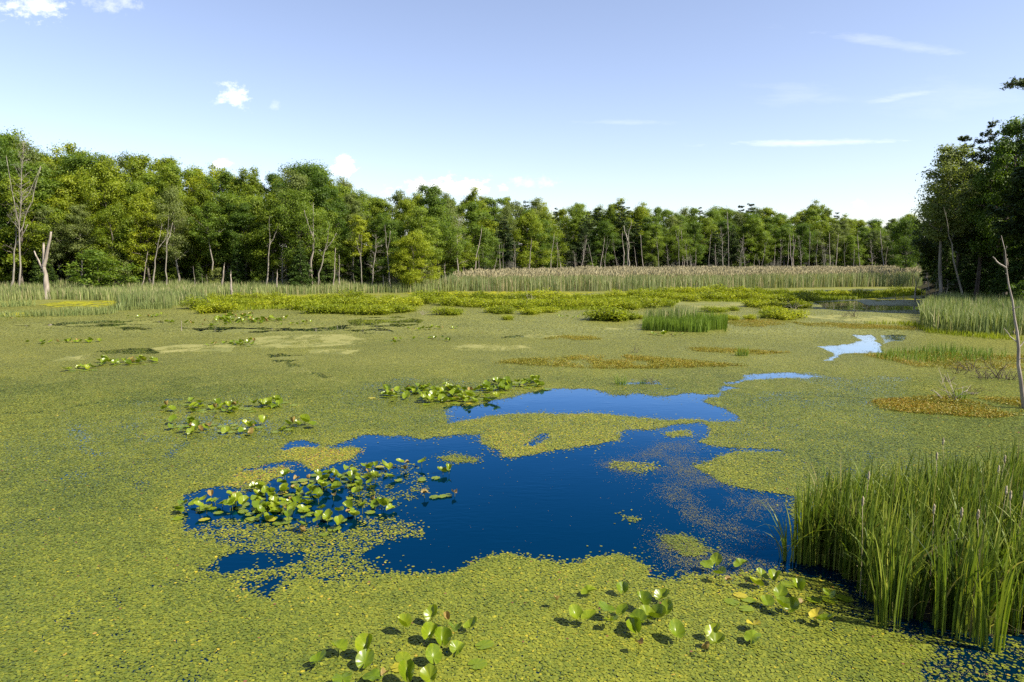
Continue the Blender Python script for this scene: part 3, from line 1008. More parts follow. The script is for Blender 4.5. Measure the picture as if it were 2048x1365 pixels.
def pick(px, row):
    if px < 560:
        ks, ws = ('maple', 'oak', 'ash', 'hemlock', 'thin'), (.42, .20, .24, .06, .08)
    elif px < 900:
        ks, ws = ('oak', 'maple', 'ash', 'thin', 'hemlock'), (.40, .24, .18, .12, .06)
    else:
        ks, ws = ('oak', 'pine', 'ash', 'maple', 'thin'), (.34, .22, .18, .14, .12)
    k = str(trng.choice(ks, p=ws))
    return 'oak' if (k == 'hemlock' and row > 1) else k


for row, (dy, f0, f1, gap) in enumerate([(3, .58, .84, 1.0), (8, .80, .96, 1.0), (15, .96, 1.02, 1.0), (24, .96, 1.03, 1.15)]):
    px = -70.0 + 17 * row
    while px < 1830:
        Y = min(bank(px) + dy, 205) + trng.uniform(-1.5, 1.5)
        if px < 1825:
            base = 510 + CAM_H * FPX / Y
            sk = skyline(px + trng.uniform(-6, 6))
            f = trng.uniform(f0, f1)
            kind = pick(px, row)
            if kind == 'hemlock':
                f *= .7
            put_tree(kind, px, Y, base - (base - sk) * f, row)
        px += FPX * 4.6 / Y * gap * trng.uniform(.8, 1.25)
# the domed oak and other crowns that stand out of the skyline
put_tree('oak', 612, 116, 322, 2, 1.1, 2, 'tallest dome-crowned oak standing out of the skyline behind two pale trunks')
put_tree('ash', 697, 150, 356, 3, .8, 0, 'small round blue-green crown just right of the tallest domed oak')
put_tree('pine', 1240, 172, 401, 1, 1.0, 0, 'layered pine with the highest flat-topped crown behind the tan reeds')
put_tree('oak', 865, 118, 370, 2, .9, 1, 'domed dark oak standing under the flat white cloud')
put_tree('oak', 25, 104, 260, 2, 1.0, 0, 'highest dark tree at the far left behind the tall dead tree')
# dark undergrowth along the wood's edge
for px in np.arange(-20, 1820, 46):
    Y = bank(px) + trng.uniform(1.5, 5)
    X = x_at(px, Y)
    k = 'hemlock' if trng.random() < (.5 if px < 900 else .25) else 'sapling'
    hh = trng.uniform(3.0, 6.5) * (1.1 if k == 'hemlock' else .9)
    py = 510 - (hh - CAM_H + .4) * FPX / Y
    put_tree(k, px + trng.uniform(-20, 20), Y, py, 0, 1.2)
for px in np.arange(-40, 1830, 52):
    Y = bank(px) + trng.uniform(9, 19)
    hh = trng.uniform(5, 9)
    put_tree('hemlock' if trng.random() < .6 else 'sapling', px + trng.uniform(-15, 15), Y, 510 - (hh - CAM_H + .8) * FPX / Y, 1, 1.5)
put_tree('hemlock', 600, 101, 478, 0, 1.25, 0, 'wide feathery conifer at the foot of the two pale trunks')
put_tree('maple', 830, 103, 462, 0, 1.1, 2, 'low spreading yellow-green tree leaning over the cattails by the reed bed')
put_tree('sapling', 195, 96, 500, 0, 1.6, 0, 'bright leafy young tree overhanging the cattails right of the forked snag')

# the dark grove on the right bank
GROVE = [('ash', 1882, 74, 282, 1.15, 'loose-crowned tree at the lake edge of the dark grove, pale leaning trunk below'), ('pine', 1915, 84, 268, .80, 'pine with ragged top second from the left in the right grove'),
         ('pine', 1953, 76, 229, .85, 'pine with the pointed top highest in the right grove'), ('pine', 1988, 88, 268, .8, None), ('oak', 2014, 70, 232, .72, 'broad leafy tree right of the pointed pine in the grove'),
         ('pine', 2066, 63, 196, 1.15, 'tallest dark pine cut by the right edge of the photo'), ('maple', 2060, 74, 300, .8, None), ('oak', 1935, 96, 330, .8, None), ('hemlock', 1868, 105, 420, 1.1, None),
         ('hemlock', 1893, 86, 465, 1.1, None), ('oak', 1850, 118, 395, 1.0, None), ('oak', 1815, 137, 430, .8, None), ('pine', 1880, 100, 330, 1.0, None), ('hemlock', 1958, 80, 440, 1.2, None),
         ('hemlock', 2010, 72, 430, 1.2, None), ('pine', 1968, 98, 305, .9, None), ('hemlock', 2060, 66, 400, 1.3, None), ('pine', 2030, 86, 240, 1.0, None), ('sapling', 2045, 60, 560, 1.3, None),
         ('hemlock', 1925, 84, 480, 1.3, None), ('pine', 1996, 78, 300, 1.0, None), ('hemlock', 1980, 90, 430, 1.5, None), ('hemlock', 1905, 100, 430, 1.5, None), ('oak', 2100, 72, 230, 1.0, None), ('pine', 2128, 62, 95, 1.25, 'tall pine mostly off the right edge, one bough tip showing in the sky')]
for k, px, Y, top, wide, lab in GROVE:
    rt = put_tree(k, px, Y, top, 9, wide, None, lab)
# the bough of the last pine that reaches into the sky at the right edge
Yb = 62.0
g = Geo()
r = np.random.default_rng(1234)
p0, p1 = np.array([x_at(2128, Yb), Yb, z_at(172, Yb)]), np.array([x_at(2004, Yb, 176), Yb - .8, z_at(175, Yb)])
path = bow(p0, p1, .25, 9, r, .05)
g.tube(path, np.linspace(.09, .015, 9), 5)
for k in range(26):
    s = r.uniform(.35, 1.0)
    q = p0 + (p1 - p0) * s + [0, 0, .25 * math.sin(PI * s)]
    L = .9 * (1.1 - s * .5) * r.uniform(.6, 1.2)
    d = np.array([-.75, r.choice([-1, 1]) * r.uniform(.3, 1), r.uniform(-.15, .4)])
    d /= np.linalg.norm(d)
    g.tube(np.stack([q, q + d * L]), [.02, .006], 3)
wd = g.mesh('bough', M['pinebark'])
g2 = Geo()
for k in range(70):
    s = r.uniform(.4, 1.02)
    q = p0 + (p1 - p0) * s + [0, 0, .3 * math.sin(PI * min(s, 1)) + .05] + r.normal(0, 1, 3) * [.35, .55, .16]
    m = 26
    C = q + r.normal(0, .13, (m, 3)) * [1.3, 1.3, .7]
    g2.leaves(C, r.normal(0, .5, (m, 3)) + [0, 0, 1], r.uniform(.10, .2, m), .3, np.clip(r.normal(.5, .2, m), 0, 1), r)
for nm, dat in (('bough', wd), ('bough_needles', g2.mesh('bough_needles', M['pine']))):
    ob = link(nm, dat, rt)
    ob.matrix_parent_inverse = Matrix.LocRotScale(rt.location, rt.rotation_euler, rt.scale).inverted()

# ------------------------------------------------------------------ dead trees
def dead_mesh(seed, H, r0, fork, nbr, blen, mat, start=.35, twigs=2, broken=True, tops=None):
    """trunk (with forks) and a branch mesh"""
    r = np.random.default_rng(seed)
    wood, br = Geo(), Geo()
    n = 12
    z = np.linspace(0, H, n)
    wob = np.cumsum(r.normal(0, .010 * H, (n, 2)), 0) * .8
    wob -= wob[0]
    tp = np.stack([wob[:, 0], wob[:, 1], z], -1)
    rad = r0 * (1 - .72 * z / H) * (1 + r.normal(0, .05, n))
    rad[0] *= 1.35
    if not broken:
        rad = r0 * (1.02 - z / H) + .012
    wood.tube(np.vstack([tp[:1] - [0, 0, .8], tp]), np.concatenate([[rad[0]], rad]), 7)
    if broken:
        for k in range(3):
            a = r.random() * 6.28
            q = tp[-1] + np.array([math.cos(a), math.sin(a), 0]) * rad[-1] * .5
            wood.tube(np.stack([q - [0, 0, .1], q + [0, 0, .12], q + [0, 0, r.uniform(.2, .5)]]), [rad[-1] * .5, rad[-1] * .32, .004], 4)
    for fz, az, L, elev, fr in fork:
        p0 = np.array([np.interp(fz * H, z, tp[:, 0]), np.interp(fz * H, z, tp[:, 1]), fz * H])
        d = np.array([math.cos(az) * math.cos(elev), math.sin(az) * math.cos(elev), math.sin(elev)])
        path = bow(p0, p0 + d * L, -.06 * L, 8, r, .012 * L)
        path[:, 2] += np.linspace(0, 1, 8) ** 2 * .10 * L
        wood.tube(path, np.linspace(r0 * fr, r0 * fr * .45, 8), 6)
    tot = 0
    for i in range(nbr):
        tt = start + (1 - start) * (i + r.random()) / nbr
        zc = H * tt * .98
        L = blen * (1.1 - tt * .75) * r.uniform(.4, 1.2)
        az = r.random() * 6.28
        el = r.uniform(.1, 1.0)
        p0 = np.array([np.interp(zc, z, tp[:, 0]), np.interp(zc, z, tp[:, 1]), zc])
        d = np.array([math.cos(az) * math.cos(el), math.sin(az) * math.cos(el), math.sin(el)])
        path = bow(p0, p0 + d * L, .06 * L, 6, r, .03 * L)
        br.tube(path, np.linspace(min(.05, .018 * L + .014), .008, 6), 4)
        for k in range(twigs):
            s = int(r.integers(2, 6))
            d2 = d + r.normal(0, .6, 3)
            d2 /= np.linalg.norm(d2)
            q = path[s]
            L2 = L * r.uniform(.25, .55)
            pth = bow(q, q + d2 * L2, .04 * L2, 4, r, .03 * L2)
            br.tube(pth, np.linspace(.014, .006, 4), 3)
            for k3 in range(2):
                d3 = d2 + r.normal(0, .6, 3)
                d3 /= np.linalg.norm(d3)
                br.tube(np.stack([pth[2], pth[2] + d3 * L2 * .5]), [.009, .005], 3)
    return wood.mesh('dead_trunk', mat), (br.mesh('dead_branches', mat) if nbr else None), H


def put_dead(mesh, bx, by, tx, ty, label, name='dead_tree', group=None, cat='dead tree', Y=None, z=None, rz=None, thick=1.0):
    """foot at photo point (bx, by) on the water or bank, tip at (tx, ty) at the same depth"""
    tm, bm, H0 = mesh
    if Y is None:
        p = G(bx, by)
        X, Y = float(p[0]), float(p[1])
        if bx < 1000 and Y > bank(bx) - 1.0:
            Y = bank(bx) - 1.0 - .4 * (bx % 3)
            X = x_at(bx, Y)
    else:
        X = x_at(bx, Y)
    zb = float(max(land(np.array([X]), np.array([Y]))[0], -.1)) if z is None else z
    zt = z_at(ty, Y)
    xt = x_at(tx, Y, ty)
    h = math.hypot(zt - zb, xt - X)
    s = h / H0
    th = thick * max(s, .25)
    root = link(name, None, loc=(X, Y, zb), scale=(1, 1, 1))
    lean = math.atan2(xt - X, zt - zb)
    rot = Matrix.Rotation(lean, 4, 'Y') @ Matrix.Rotation(trng.random() * 6.28 if rz is None else rz, 4, 'Z')
    root.rotation_euler = rot.to_euler()
    root.scale = (th, th, s)
    link('trunk', tm, root)
    if bm is not None:
        link('branches', bm, root)
    tag(root, label, cat, group)
    return root


D_POLE = [dead_mesh(800 + i, 8, .13, [], 5, .7, M['deadwood'], .4, 1) for i in range(3)]
D_BARE = [dead_mesh(820 + i, 12, .14, [], 26, 2.2, M['pale_bark'], .3, 3, False) for i in range(3)]
D_TALL = [dead_mesh(840 + i, 15, .19, [(.62, 1.0 + i, 4.2, 1.15, .6)], 9, 1.8, M['pale_bark'], .5, 2, False) for i in range(3)]
D_STUB = [dead_mesh(860 + i, 3, .16, [], 0, 0, M['deadwood']) for i in range(2)]
hero = dead_mesh(880, 9.6, .42, [(.50, 0.0, 4.7, 1.28, .62), (.40, PI, 3.1, 1.12, .42), (.36, 2.6, 1.5, .5, .25)], 4, .9, M['deadwood'], .45, 1)
# shorten the main stem of the forked snag: its right fork is the tallest
put_dead(dead_mesh(881, 6.9, .44, [(.62, -.15, 4.1, 1.22, .62), (.52, PI + .1, 2.6, 1.02, .40), (.30, 2.6, .9, .5, .25)], 3, .8, M['deadwood'], .5, 1), 94, 599, 90, 490,
         'thick forked grey snag with broken top standing in the left cattails', 'dead_snag', cat='dead tree', rz=0.0, thick=.85)
put_dead(dead_mesh(882, 21, .20, [(.40, .3, 9, 1.15, .55), (.46, 2.8, 8.5, 1.2, .5), (.58, .1, 6, .95, .4)], 60, 3.4, M['pale_bark'], .42, 4, False), 35, 583, 42, 275,
         'tall leafless many-branched dead tree at the far left edge', rz=.3, thick=.62)
put_dead(D_TALL[0], 18, 580, 32, 430, 'pale live-looking trunk just left of the tall leafless tree', thick=1.1)
put_dead(D_TALL[1], 303, 574, 328, 448, 'leaning pale grey trunk left of a straight thin one', thick=1.0)
put_dead(D_TALL[2], 331, 573, 338, 430, 'straight thin pale trunk close beside the leaning grey trunk', thick=.8)
put_dead(D_POLE[0], 280, 572, 292, 505, 'short thin leaning bare stem left of the leaning pale trunk')
put_dead(D_STUB[0], 441, 577, 449, 533, 'dark-footed leaning stub left of the thick short stump')
put_dead(D_STUB[1], 463, 594, 462, 549, 'short broken stump with splintered top among the cattails', thick=1.3)
put_dead(D_POLE[1], 389, 575, 388, 534, 'very thin dead pole left of two short stems in the cattails', thick=.7)
put_dead(D_POLE[2], 405, 573, 403, 548, 'left of a pair of short dead stems in the cattails', thick=.7)
put_dead(D_POLE[0], 416, 573, 414, 550, 'right of a pair of short dead stems in the cattails', thick=.7)
put_dead(D_STUB[0], 554, 590, 554, 546, 'short straight dead post in the cattails below the pale birch-like trunk', thick=1.0)
put_dead(D_TALL[0], 532, 575, 541, 432, 'tall pale trunk rising above the short straight post', thick=.9)
put_dead(D_TALL[1], 615, 576, 621, 405, 'left one of the tall pale trunks under the domed oak', thick=1.15)
put_dead(D_TALL[2], 632, 573, 660, 450, 'leaning pale forked trunk right of the trunks under the domed oak', thick=1.0)
put_dead(D_POLE[1], 625, 574, 626, 475, 'thinner dead pole between the two pale trunks under the oak', thick=1.0)
put_dead(D_POLE[2], 665, 571, 668, 497, 'dead pole right of the leaning forked trunk', thick=1.0)
put_dead(D_POLE[0], 679, 571, 681, 512, 'thin dead pole second right of the leaning forked trunk', thick=.9)
put_dead(D_POLE[1], 708, 569, 708, 548, 'short pale post at the cattail top', thick=.8)
put_dead(D_BARE[0], 742, 568, 750, 468, 'bare branching dead tree with many side twigs before the dark wood', thick=1.1)
put_dead(D_TALL[0], 722, 566, 721, 470, 'thin pale trunk left of the bare branching dead tree', thick=.8)
put_dead(D_TALL[1], 782, 566, 770, 450, 'crooked pale trunk with forked dead top right of the bare tree', thick=1.0)
put_dead(D_STUB[1], 768, 571, 766, 553, 'stubby broken tan stump above the cattails', thick=1.3)
put_dead(D_BARE[1], 565, 572, 567, 505, 'small grey dead conifer with drooping twigs', thick=1.4)
put_dead(D_BARE[2], 917, 553, 912, 430, 'tall forked dead tree above the left end of the reed bed', thick=1.0)
put_dead(D_POLE[2], 926, 551, 929, 520, 'thin pole right of the tall forked dead tree', thick=.9)
put_dead(D_STUB[0], 363, 662, 363, 643, 'low weathered post alone in the pond water', 'dead_stump', cat='stump', thick=.8)
# many thin pale trunks behind the tan reeds
CENTRE = [(1055, 480, 0), (1100, 470, 0), (1113, 465, 1), (1150, 500, 2), (1160, 480, 0), (1192, 490, 0), (1198, 480, 0), (1207, 470, 1), (1216, 502, 0), (1237, 478, 1), (1256, 460, 1), (1276, 495, 0), (1288, 470, 0), (1320, 465, 1), (1339, 490, 2), (1357, 450, 1),
          (1370, 497, 0), (1375, 480, 2), (1390, 500, 0), (1415, 460, 1), (1430, 490, 0), (1447, 452, 2), (1460, 410, 1), (1474, 470, 2), (1492, 475, 2), (1500, 510, 0), (1519, 478, 1), (1545, 490, 0), (1560, 478, 2), (1580, 480, 0), (1602, 470, 2), (1618, 455, 1), (1634, 480, 0),
          (1650, 490, 2), (1668, 470, 0), (1690, 480, 1), (1705, 500, 0), (1722, 470, 0), (1745, 480, 2), (1770, 490, 0), (1790, 470, 2), (985, 500, 0), (1010, 480, 1), (1030, 505, 0), (960, 510, 0), (972, 490, 2), (948, 515, 0)]
CW = {0: 'thin dead pole', 1: 'pale slender trunk', 2: 'grey twiggy dead tree'}
for _k in range(24):
    CENTRE.append((trng.uniform(930, 1820), trng.uniform(455, 520), int(trng.choice([0, 0, 1, 2]))))
CENTRE.sort()
_cnt = {}
LM2 = [(900, "over the reed bed's left end"), (1060, 'left of flat-topped pine'), (1240, 'right of flat-topped pine'), (1382, 'right of bleached snag'), (1545, 'before the lower wood'), (1690, 'just left of the right grove')]
ORD = ['first', 'second', 'third', 'fourth', 'fifth', 'sixth', 'seventh', 'eighth', 'ninth', 'tenth', 'eleventh', 'twelfth', 'thirteenth', 'fourteenth', 'fifteenth', 'sixteenth', 'seventeenth', 'eighteenth', 'nineteenth', 'twentieth', 'twenty-first', 'twenty-second', 'twenty-third', 'twenty-fourth']
for i, (px, ty, k) in enumerate(CENTRE):
    seg = [l for x, l in LM2 if px >= x][-1]
    c = _cnt[(k, seg)] = _cnt.get((k, seg), -1) + 1
    lab = f'{ORD[c]} {CW[k]} from left behind tan reeds, {seg}'
    ms = (D_POLE, D_TALL, D_BARE)[k][i % 3]
    put_dead(ms, px, 550, px + trng.normal(0, 7), ty, lab, 'dead_tree', 'dead trunks behind the reed bed', 'dead tree', Y=bank(px) - trng.uniform(0, 4), thick=(.8, .6, .9)[k])
put_dead(D_BARE[0], 1384, 550, 1384, 512, 'bleached dead snag with level side limbs behind the tan reeds', Y=158, thick=2.0)
put_dead(D_TALL[2], 1255, 550, 1262, 440, 'bright pale forked trunk beside the flat-topped layered pine', Y=160, thick=1.4)
# right bank
put_dead(dead_mesh(886, 15, .17, [], 7, 1.6, M['pale_bark'], .55, 2, False), 1936, 612, 1884, 415, 'long pale trunk leaning left out of the dark right grove', 'leaning_tree', Y=69, thick=.95, rz=0)
put_dead(D_BARE[1], 1867, 618, 1850, 546, 'thin bare dead tree leaning left at the edge of the right cattails', Y=68, thick=1.1)
put_dead(D_BARE[2], 1876, 620, 1874, 555, 'thin upright dead stem beside the left-leaning bare tree', Y=67, thick=.8)
put_dead(D_BARE[0], 1893, 612, 1893, 558, 'small dead conifer with pale drooping twigs before the grove', Y=72, thick=1.9)
put_dead(dead_mesh(885, 10.2, .14, [(.82, PI - .2, 1.0, .7, .45), (.40, PI, 1.2, .75, .3), (.37, .2, .8, .5, .3)], 7, .6, M['deadwood'], .3, 1, False), 2050, 818, 2012, 470,
         'tall crooked bare dead tree leaning in from the right edge', rz=0.0, thick=.8)
for j, (px, by, ty) in enumerate([(1790, 603, 588), (1785, 604, 592), (1807, 604, 590), (1830, 602, 562), (1842, 604, 585), (1852, 604, 580)]):
    put_dead(D_STUB[j % 2], px, by, px + 1, ty, f'{ORD[j]} dark stub from left in the shaded water before the right grove', 'dead_stump', 'dark stubs in the shade', 'stump', thick=.9)
# foliage labels of all trees
LM = [(-999, 92, 'left of forked snag'), (92, 310, 'between forked snag and leaning pale trunk'), (310, 463, 'between leaning trunk and splintered stump'), (463, 612, 'between splintered stump and domed oak'),
      (612, 742, 'between domed oak and twiggy bare tree'), (742, 917, 'between twiggy bare tree and tan reeds'), (917, 1080, "behind the reed bed's left end"), (1080, 1240, 'left of flat-topped pine behind reeds'),
      (1240, 1384, 'between flat-topped pine and bleached snag'), (1384, 1545, 'right of bleached snag behind reeds'), (1545, 1690, 'behind right half of reeds'), (1690, 1840, 'just left of right grove'), (1840, 9999, 'in the dark right grove')]
RW = {0: 'front', 1: 'second-row', 2: 'third-row', 3: 'rearmost', 9: ''}
_n = {}
for root, kind, row, px, lab in sorted(TREES, key=lambda q: q[3]):
    seg = [l for a, b, l in LM if a <= px < b][0]
    if row == 9:
        seg = 'in the dark right grove'
    if lab is None:
        c = _n[(kind, row, seg)] = _n.get((kind, row, seg), -1) + 1
        lab = f'{ORD[c]} {RW[row]} {LOOK[kind]} {seg}'.replace('  ', ' ')
    tag(root, lab, 'tree', 'trees of the right grove' if row == 9 else 'trees of the wood along the far bank')

# ------------------------------------------------------------------ reeds and cattails
def blade_bed(name, polys, dens, h0, h1, w0, w1, mat, label, cat, seed, straw=.1, bend=.25, seg=3, plume=False, depth_fade=None, kind='stuff', tint=(.62, .16), clump=1.0, ragged=0.0):
    r = np.random.default_rng(seed)
    g = Geo()
    for pts in polys:
        poly = gpoly(pts)
        P = scatter_in(poly, dens, r)
        k = fbm(P[:, 0] * .8, P[:, 1] * .8, seed, 3) + (1 - clump) + .15 * r.random(len(P)) > .40
        P = P[k]
        n = len(P)
        if n == 0:
            continue
        hv = r.uniform(h0, h1, n) * (1 + ragged * (fbm(P[:, 0] * .35, P[:, 1] * .35, seed + 3, 3) - .5) * 2)
        z = np.maximum(land(P[:, 0], P[:, 1]), 0)
        B = np.stack([P[:, 0], P[:, 1], z], -1)
        V, q, own = ribbons(B, hv, r.uniform(w0, w1, n), r.random(n) * 6.28, r.random(n) ** 2 * bend, r.normal(0, .7, n), seg)
        tn = np.clip(r.normal(tint[0], tint[1], n) + .35 * (fbm(P[:, 0] * .3, P[:, 1] * .15, seed + 7, 3) - .5), .26, 1)
        tn = np.where(r.random(n) < straw, r.uniform(0, .2, n), tn)
        g.add(V, q, tn[own])
    return tag(link(name, g.mesh(name, mat)), label, cat, kind=kind)


blade_bed('cattail_bed', [[(-120, 606), (0, 604), (110, 600), (230, 603), (340, 606), (345, 596), (520, 594), (640, 588), (860, 586), (960, 582), (960, 574), (850, 577), (600, 579), (300, 579), (0, 584), (-120, 584)]],
          20, 1.05, 1.65, .045, .09, M['cattail_far'], 'long pale green cattail bed along the left bank', 'cattails', 31, .14, .26, 3, clump=.96, ragged=.25)
tag(link('cattail_tips', None), None) if False else None
blade_bed('cattail_fringe', [[(230, 616), (345, 612), (420, 608), (380, 600), (250, 603)], [(290, 618), (345, 617), (340, 606), (270, 608)]], 22, 1.1, 1.7, .05, .09, M['cattail_far'],
          'denser cattail fringe stepping out into the pond at left', 'cattails', 32, .12, .25, 3)
blade_bed('reed_bed', [[(880, 585), (930, 583), (1000, 584), (1300, 583), (1500, 578), (1700, 575), (1845, 574), (1842, 558), (1800, 556), (1150, 560), (1000, 566), (920, 572)]],
          17, 2.0, 2.8, .045, .09, M['reed'], 'tall tan-topped reed bed across the far side of the pond', 'reeds', 33, .20, .28, 4, tint=(.60, .17), ragged=.22, clump=.97)
# plumes of the tall reeds
r = np.random.default_rng(35)
P = scatter_in(gpoly([(905, 583), (1000, 583.5), (1300, 582.5), (1500, 577.5), (1700, 574.5), (1840, 573), (1842, 558), (1800, 556), (1150, 560), (1000, 566), (930, 571)]), 3.2, r)
n = len(P)
g = Geo()
for k in range(3):
    C = np.stack([P[:, 0] + r.normal(0, .05, n), P[:, 1], np.maximum(land(P[:, 0], P[:, 1]), 0) + r.uniform(2.35, 2.8, n) * (1 + .22 * (fbm(P[:, 0] * .35, P[:, 1] * .35, 36, 3) - .5) * 2)], -1)
    N = np.stack([r.normal(0, .8, n), -np.ones(n), r.normal(0, .2, n)], -1)
    g.leaves(C, N, r.uniform(.14, .26, n), .30, np.clip(r.normal(.5, .22, n), 0, 1), r, along=np.stack([r.normal(.15, .35, n), r.normal(0, .2, n), np.ones(n)], -1))
tag(link('reed_plumes', g.mesh('reed_plumes', M['plume'])), 'pinkish tan seed plumes along the top of the reed bed', 'reed plumes', kind='stuff')
blade_bed('cattail_stand', [[(1838, 650), (1850, 662), (1900, 668), (1960, 672), (2060, 672), (2120, 664), (2120, 628), (2048, 628), (1960, 622), (1880, 618), (1848, 632)]],
          46, 1.5, 2.1, .04, .075, M['cattail_far'], 'dense grey-green cattail stand below the dark right grove', 'cattails', 37, .06, .4, 4, tint=(.55, .16), ragged=.15)
blade_bed('sedge_fringe', [[(1830, 655), (1850, 666), (1900, 672), (1990, 680), (2048, 682), (1990, 672), (1900, 667)], [(1700, 648), (1780, 650), (1840, 655), (1830, 648)]], 60, .25, .5, .02, .05, M['shrub'],
          'low yellow-green sedge along the foot of the right cattails', 'sedge', 38, 0, .5, 3)
blade_bed('sedge_tufts', [[(1740, 716), (1800, 706), (1880, 700), (1960, 708), (2030, 716), (1960, 726), (1860, 728), (1780, 724)]], 30, .35, .75, .015, .035, M['grassy'],
          'thin green sedge rising from the orange mat at right', 'sedge', 39, 0, .45, 3, clump=.85)

# island of reeds
o = blade_bed('reed_island', [[(1283, 661), (1330, 664), (1400, 666), (1452, 664), (1455, 654), (1400, 650), (1330, 648), (1290, 650)]], 130, .8, 1.35, .02, .05, M['grassy'],
              'bright green reed island standing alone in the middle of the pond', 'reed island', 40, 0, .22, 4, kind='thing', ragged=.2)
o2 = blade_bed('tall_blades', [[(1288, 655), (1330, 656), (1390, 655), (1395, 649), (1330, 648), (1292, 650)]], 60, 1.2, 1.75, .03, .06, M['cattail_far'], None, None, 41, .08, .25, 4, kind=None)
o2.parent = o

# near cattails on the right
def shade_debris_keep(x, y):
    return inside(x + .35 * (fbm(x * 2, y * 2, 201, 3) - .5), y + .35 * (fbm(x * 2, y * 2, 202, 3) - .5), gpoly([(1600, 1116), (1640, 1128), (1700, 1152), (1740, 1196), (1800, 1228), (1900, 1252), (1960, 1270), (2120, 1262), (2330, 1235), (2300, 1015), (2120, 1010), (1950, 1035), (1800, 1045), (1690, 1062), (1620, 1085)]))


tag(link('shade_and_debris', sheet('shade_and_debris', 4.5, 13, 9, 16, .06, .06, .012, shade_debris_keep, M['shade_and_debris'])), kind='structure')  # dark sheet covering the blue water: painted shade plus debris under the cattails
r = np.random.default_rng(50)
stand = gpoly([(1592, 1122), (1640, 1136), (1700, 1160), (1735, 1205), (1790, 1236), (1850, 1250), (1905, 1262), (1960, 1284), (2010, 1262), (2120, 1275), (2330, 1240), (2300, 1015), (2120, 1010), (1950, 1035), (1800, 1045), (1690, 1062), (1620, 1085)])
P = scatter_in(stand, 68, r)
k = fbm(P[:, 0] * 1.6, P[:, 1] * 1.6, 52, 3) + .2 * r.random(len(P)) > .42
P = P[k]
g = Geo()
nb = r.integers(5, 9, len(P))
own = np.repeat(np.arange(len(P)), nb)
n = len(own)
B = np.stack([P[own, 0] + r.normal(0, .035, n), P[own, 1] + r.normal(0, .035, n), np.zeros(n)], -1)
hh = r.uniform(1.5, 2.02, len(P))[own] * r.uniform(.55, 1.05, n)
V, q, ow = ribbons(B, hh, r.uniform(.022, .040, n), r.normal(.3, 1.3, n), r.random(n) ** 1.6 * .46 + .03, r.normal(0, .8, n), 7, z0=-.08)
tn = np.clip(r.normal(.53, .23, n) + .14 * r.normal(size=len(P))[own], .12, 1)
tn = np.where(r.random(n) < .03, r.uniform(0, .09, n), tn)
g.add(V, q, tn[ow])
# dry litter of last year's leaves at the foot
L = scatter_in(stand, 46, r)
n = len(L)
V, q, ow = ribbons(np.stack([L[:, 0], L[:, 1], np.zeros(n)], -1), r.uniform(.3, 1.0, n), r.uniform(.010, .018, n), r.random(n) * 6.28, r.uniform(.2, 1.3, n), r.random(n) * 6.28, 5)
g.add(V, q, np.clip(r.random(n) * .07, 0, 1)[ow])
tag(link('cattail_thicket', g.mesh('cattail_thicket', M['cattail'])), 'dense thicket of tall green cattail blades at the right foreground', 'cattails', kind='stuff')


def clump_mesh(seed, nbl, h0, h1, w, spread, mat, bend=.35):
    r = np.random.default_rng(seed)
    g = Geo()
    a = r.random(nbl) * 6.28
    d = spread * np.sqrt(r.random(nbl))
    V, q, ow = ribbons(np.stack([np.cos(a) * d, np.sin(a) * d, np.zeros(nbl)], -1), r.uniform(h0, h1, nbl), r.uniform(.7, 1.2, nbl) * w, a + r.normal(0, .5, nbl), r.random(nbl) ** 1.5 * bend + .03, r.normal(0, .8, nbl), 5)
    g.add(V, q, np.clip(r.normal(.6, .17, nbl), .28, 1)[ow])
    return g.mesh('clump', mat)


NC = [clump_mesh(60, 26, .5, 1.35, .020, .12, M['cattail'], .8), clump_mesh(61, 34, 1.0, 1.9, .030, .20, M['cattail'], .22)]
for m, px, py, s, lab in ((NC[0], 1572, 1118, 1.25, 'small sparse cattail clump standing apart left of the near thicket'), (NC[1], 1606, 1124, 1.0, 'dark upright cattail clump at the left tip of the near thicket'),
                          (NC[1], 1775, 1250, .95, 'cattail clump leaning out at the front of the near thicket'), (NC[1], 1900, 1268, 1.0, 'tall bright cattail clump at the front edge of the near thicket'), (NC[1], 1975, 1292, .95, 'nearest cattail clump with its foot in black water'),
                          (NC[1], 2038, 1262, 1.0, 'cattail clump at the right edge over black water')):
    p = G(px, py)
    tag(link('cattail_clump', m, loc=p, rot=(0, 0, trng.random() * 6.28), scale=(s, s, s)), lab, 'cattails', 'cattail clumps round the near thicket')
# seed heads above the near thicket
def seed_stalk(seed):
    r = np.random.default_rng(seed)
    a, b = Geo(), Geo()
    H = 1.55
    dx = r.normal(0, .10, 2)
    s = np.linspace(0, 1, 7)[:, None]
    path = np.concatenate([dx * s ** 2, H * s], 1)
    a.tube(path, np.linspace(.006, .004, 7), 5)
    q = np.linspace(0, 1, 9)
    top = np.concatenate([np.repeat((dx)[None], 9, 0) + r.normal(0, .004, (9, 2)), (H + q * .17)[:, None]], 1)
    b.tube(top, .017 * np.array([.3, .8, 1, 1.15, .95, 1.2, 1.0, .8, .2]), 7)
    return a.mesh('stalk', M['straw']), b.mesh('seed_head', M['seedhead'], True)


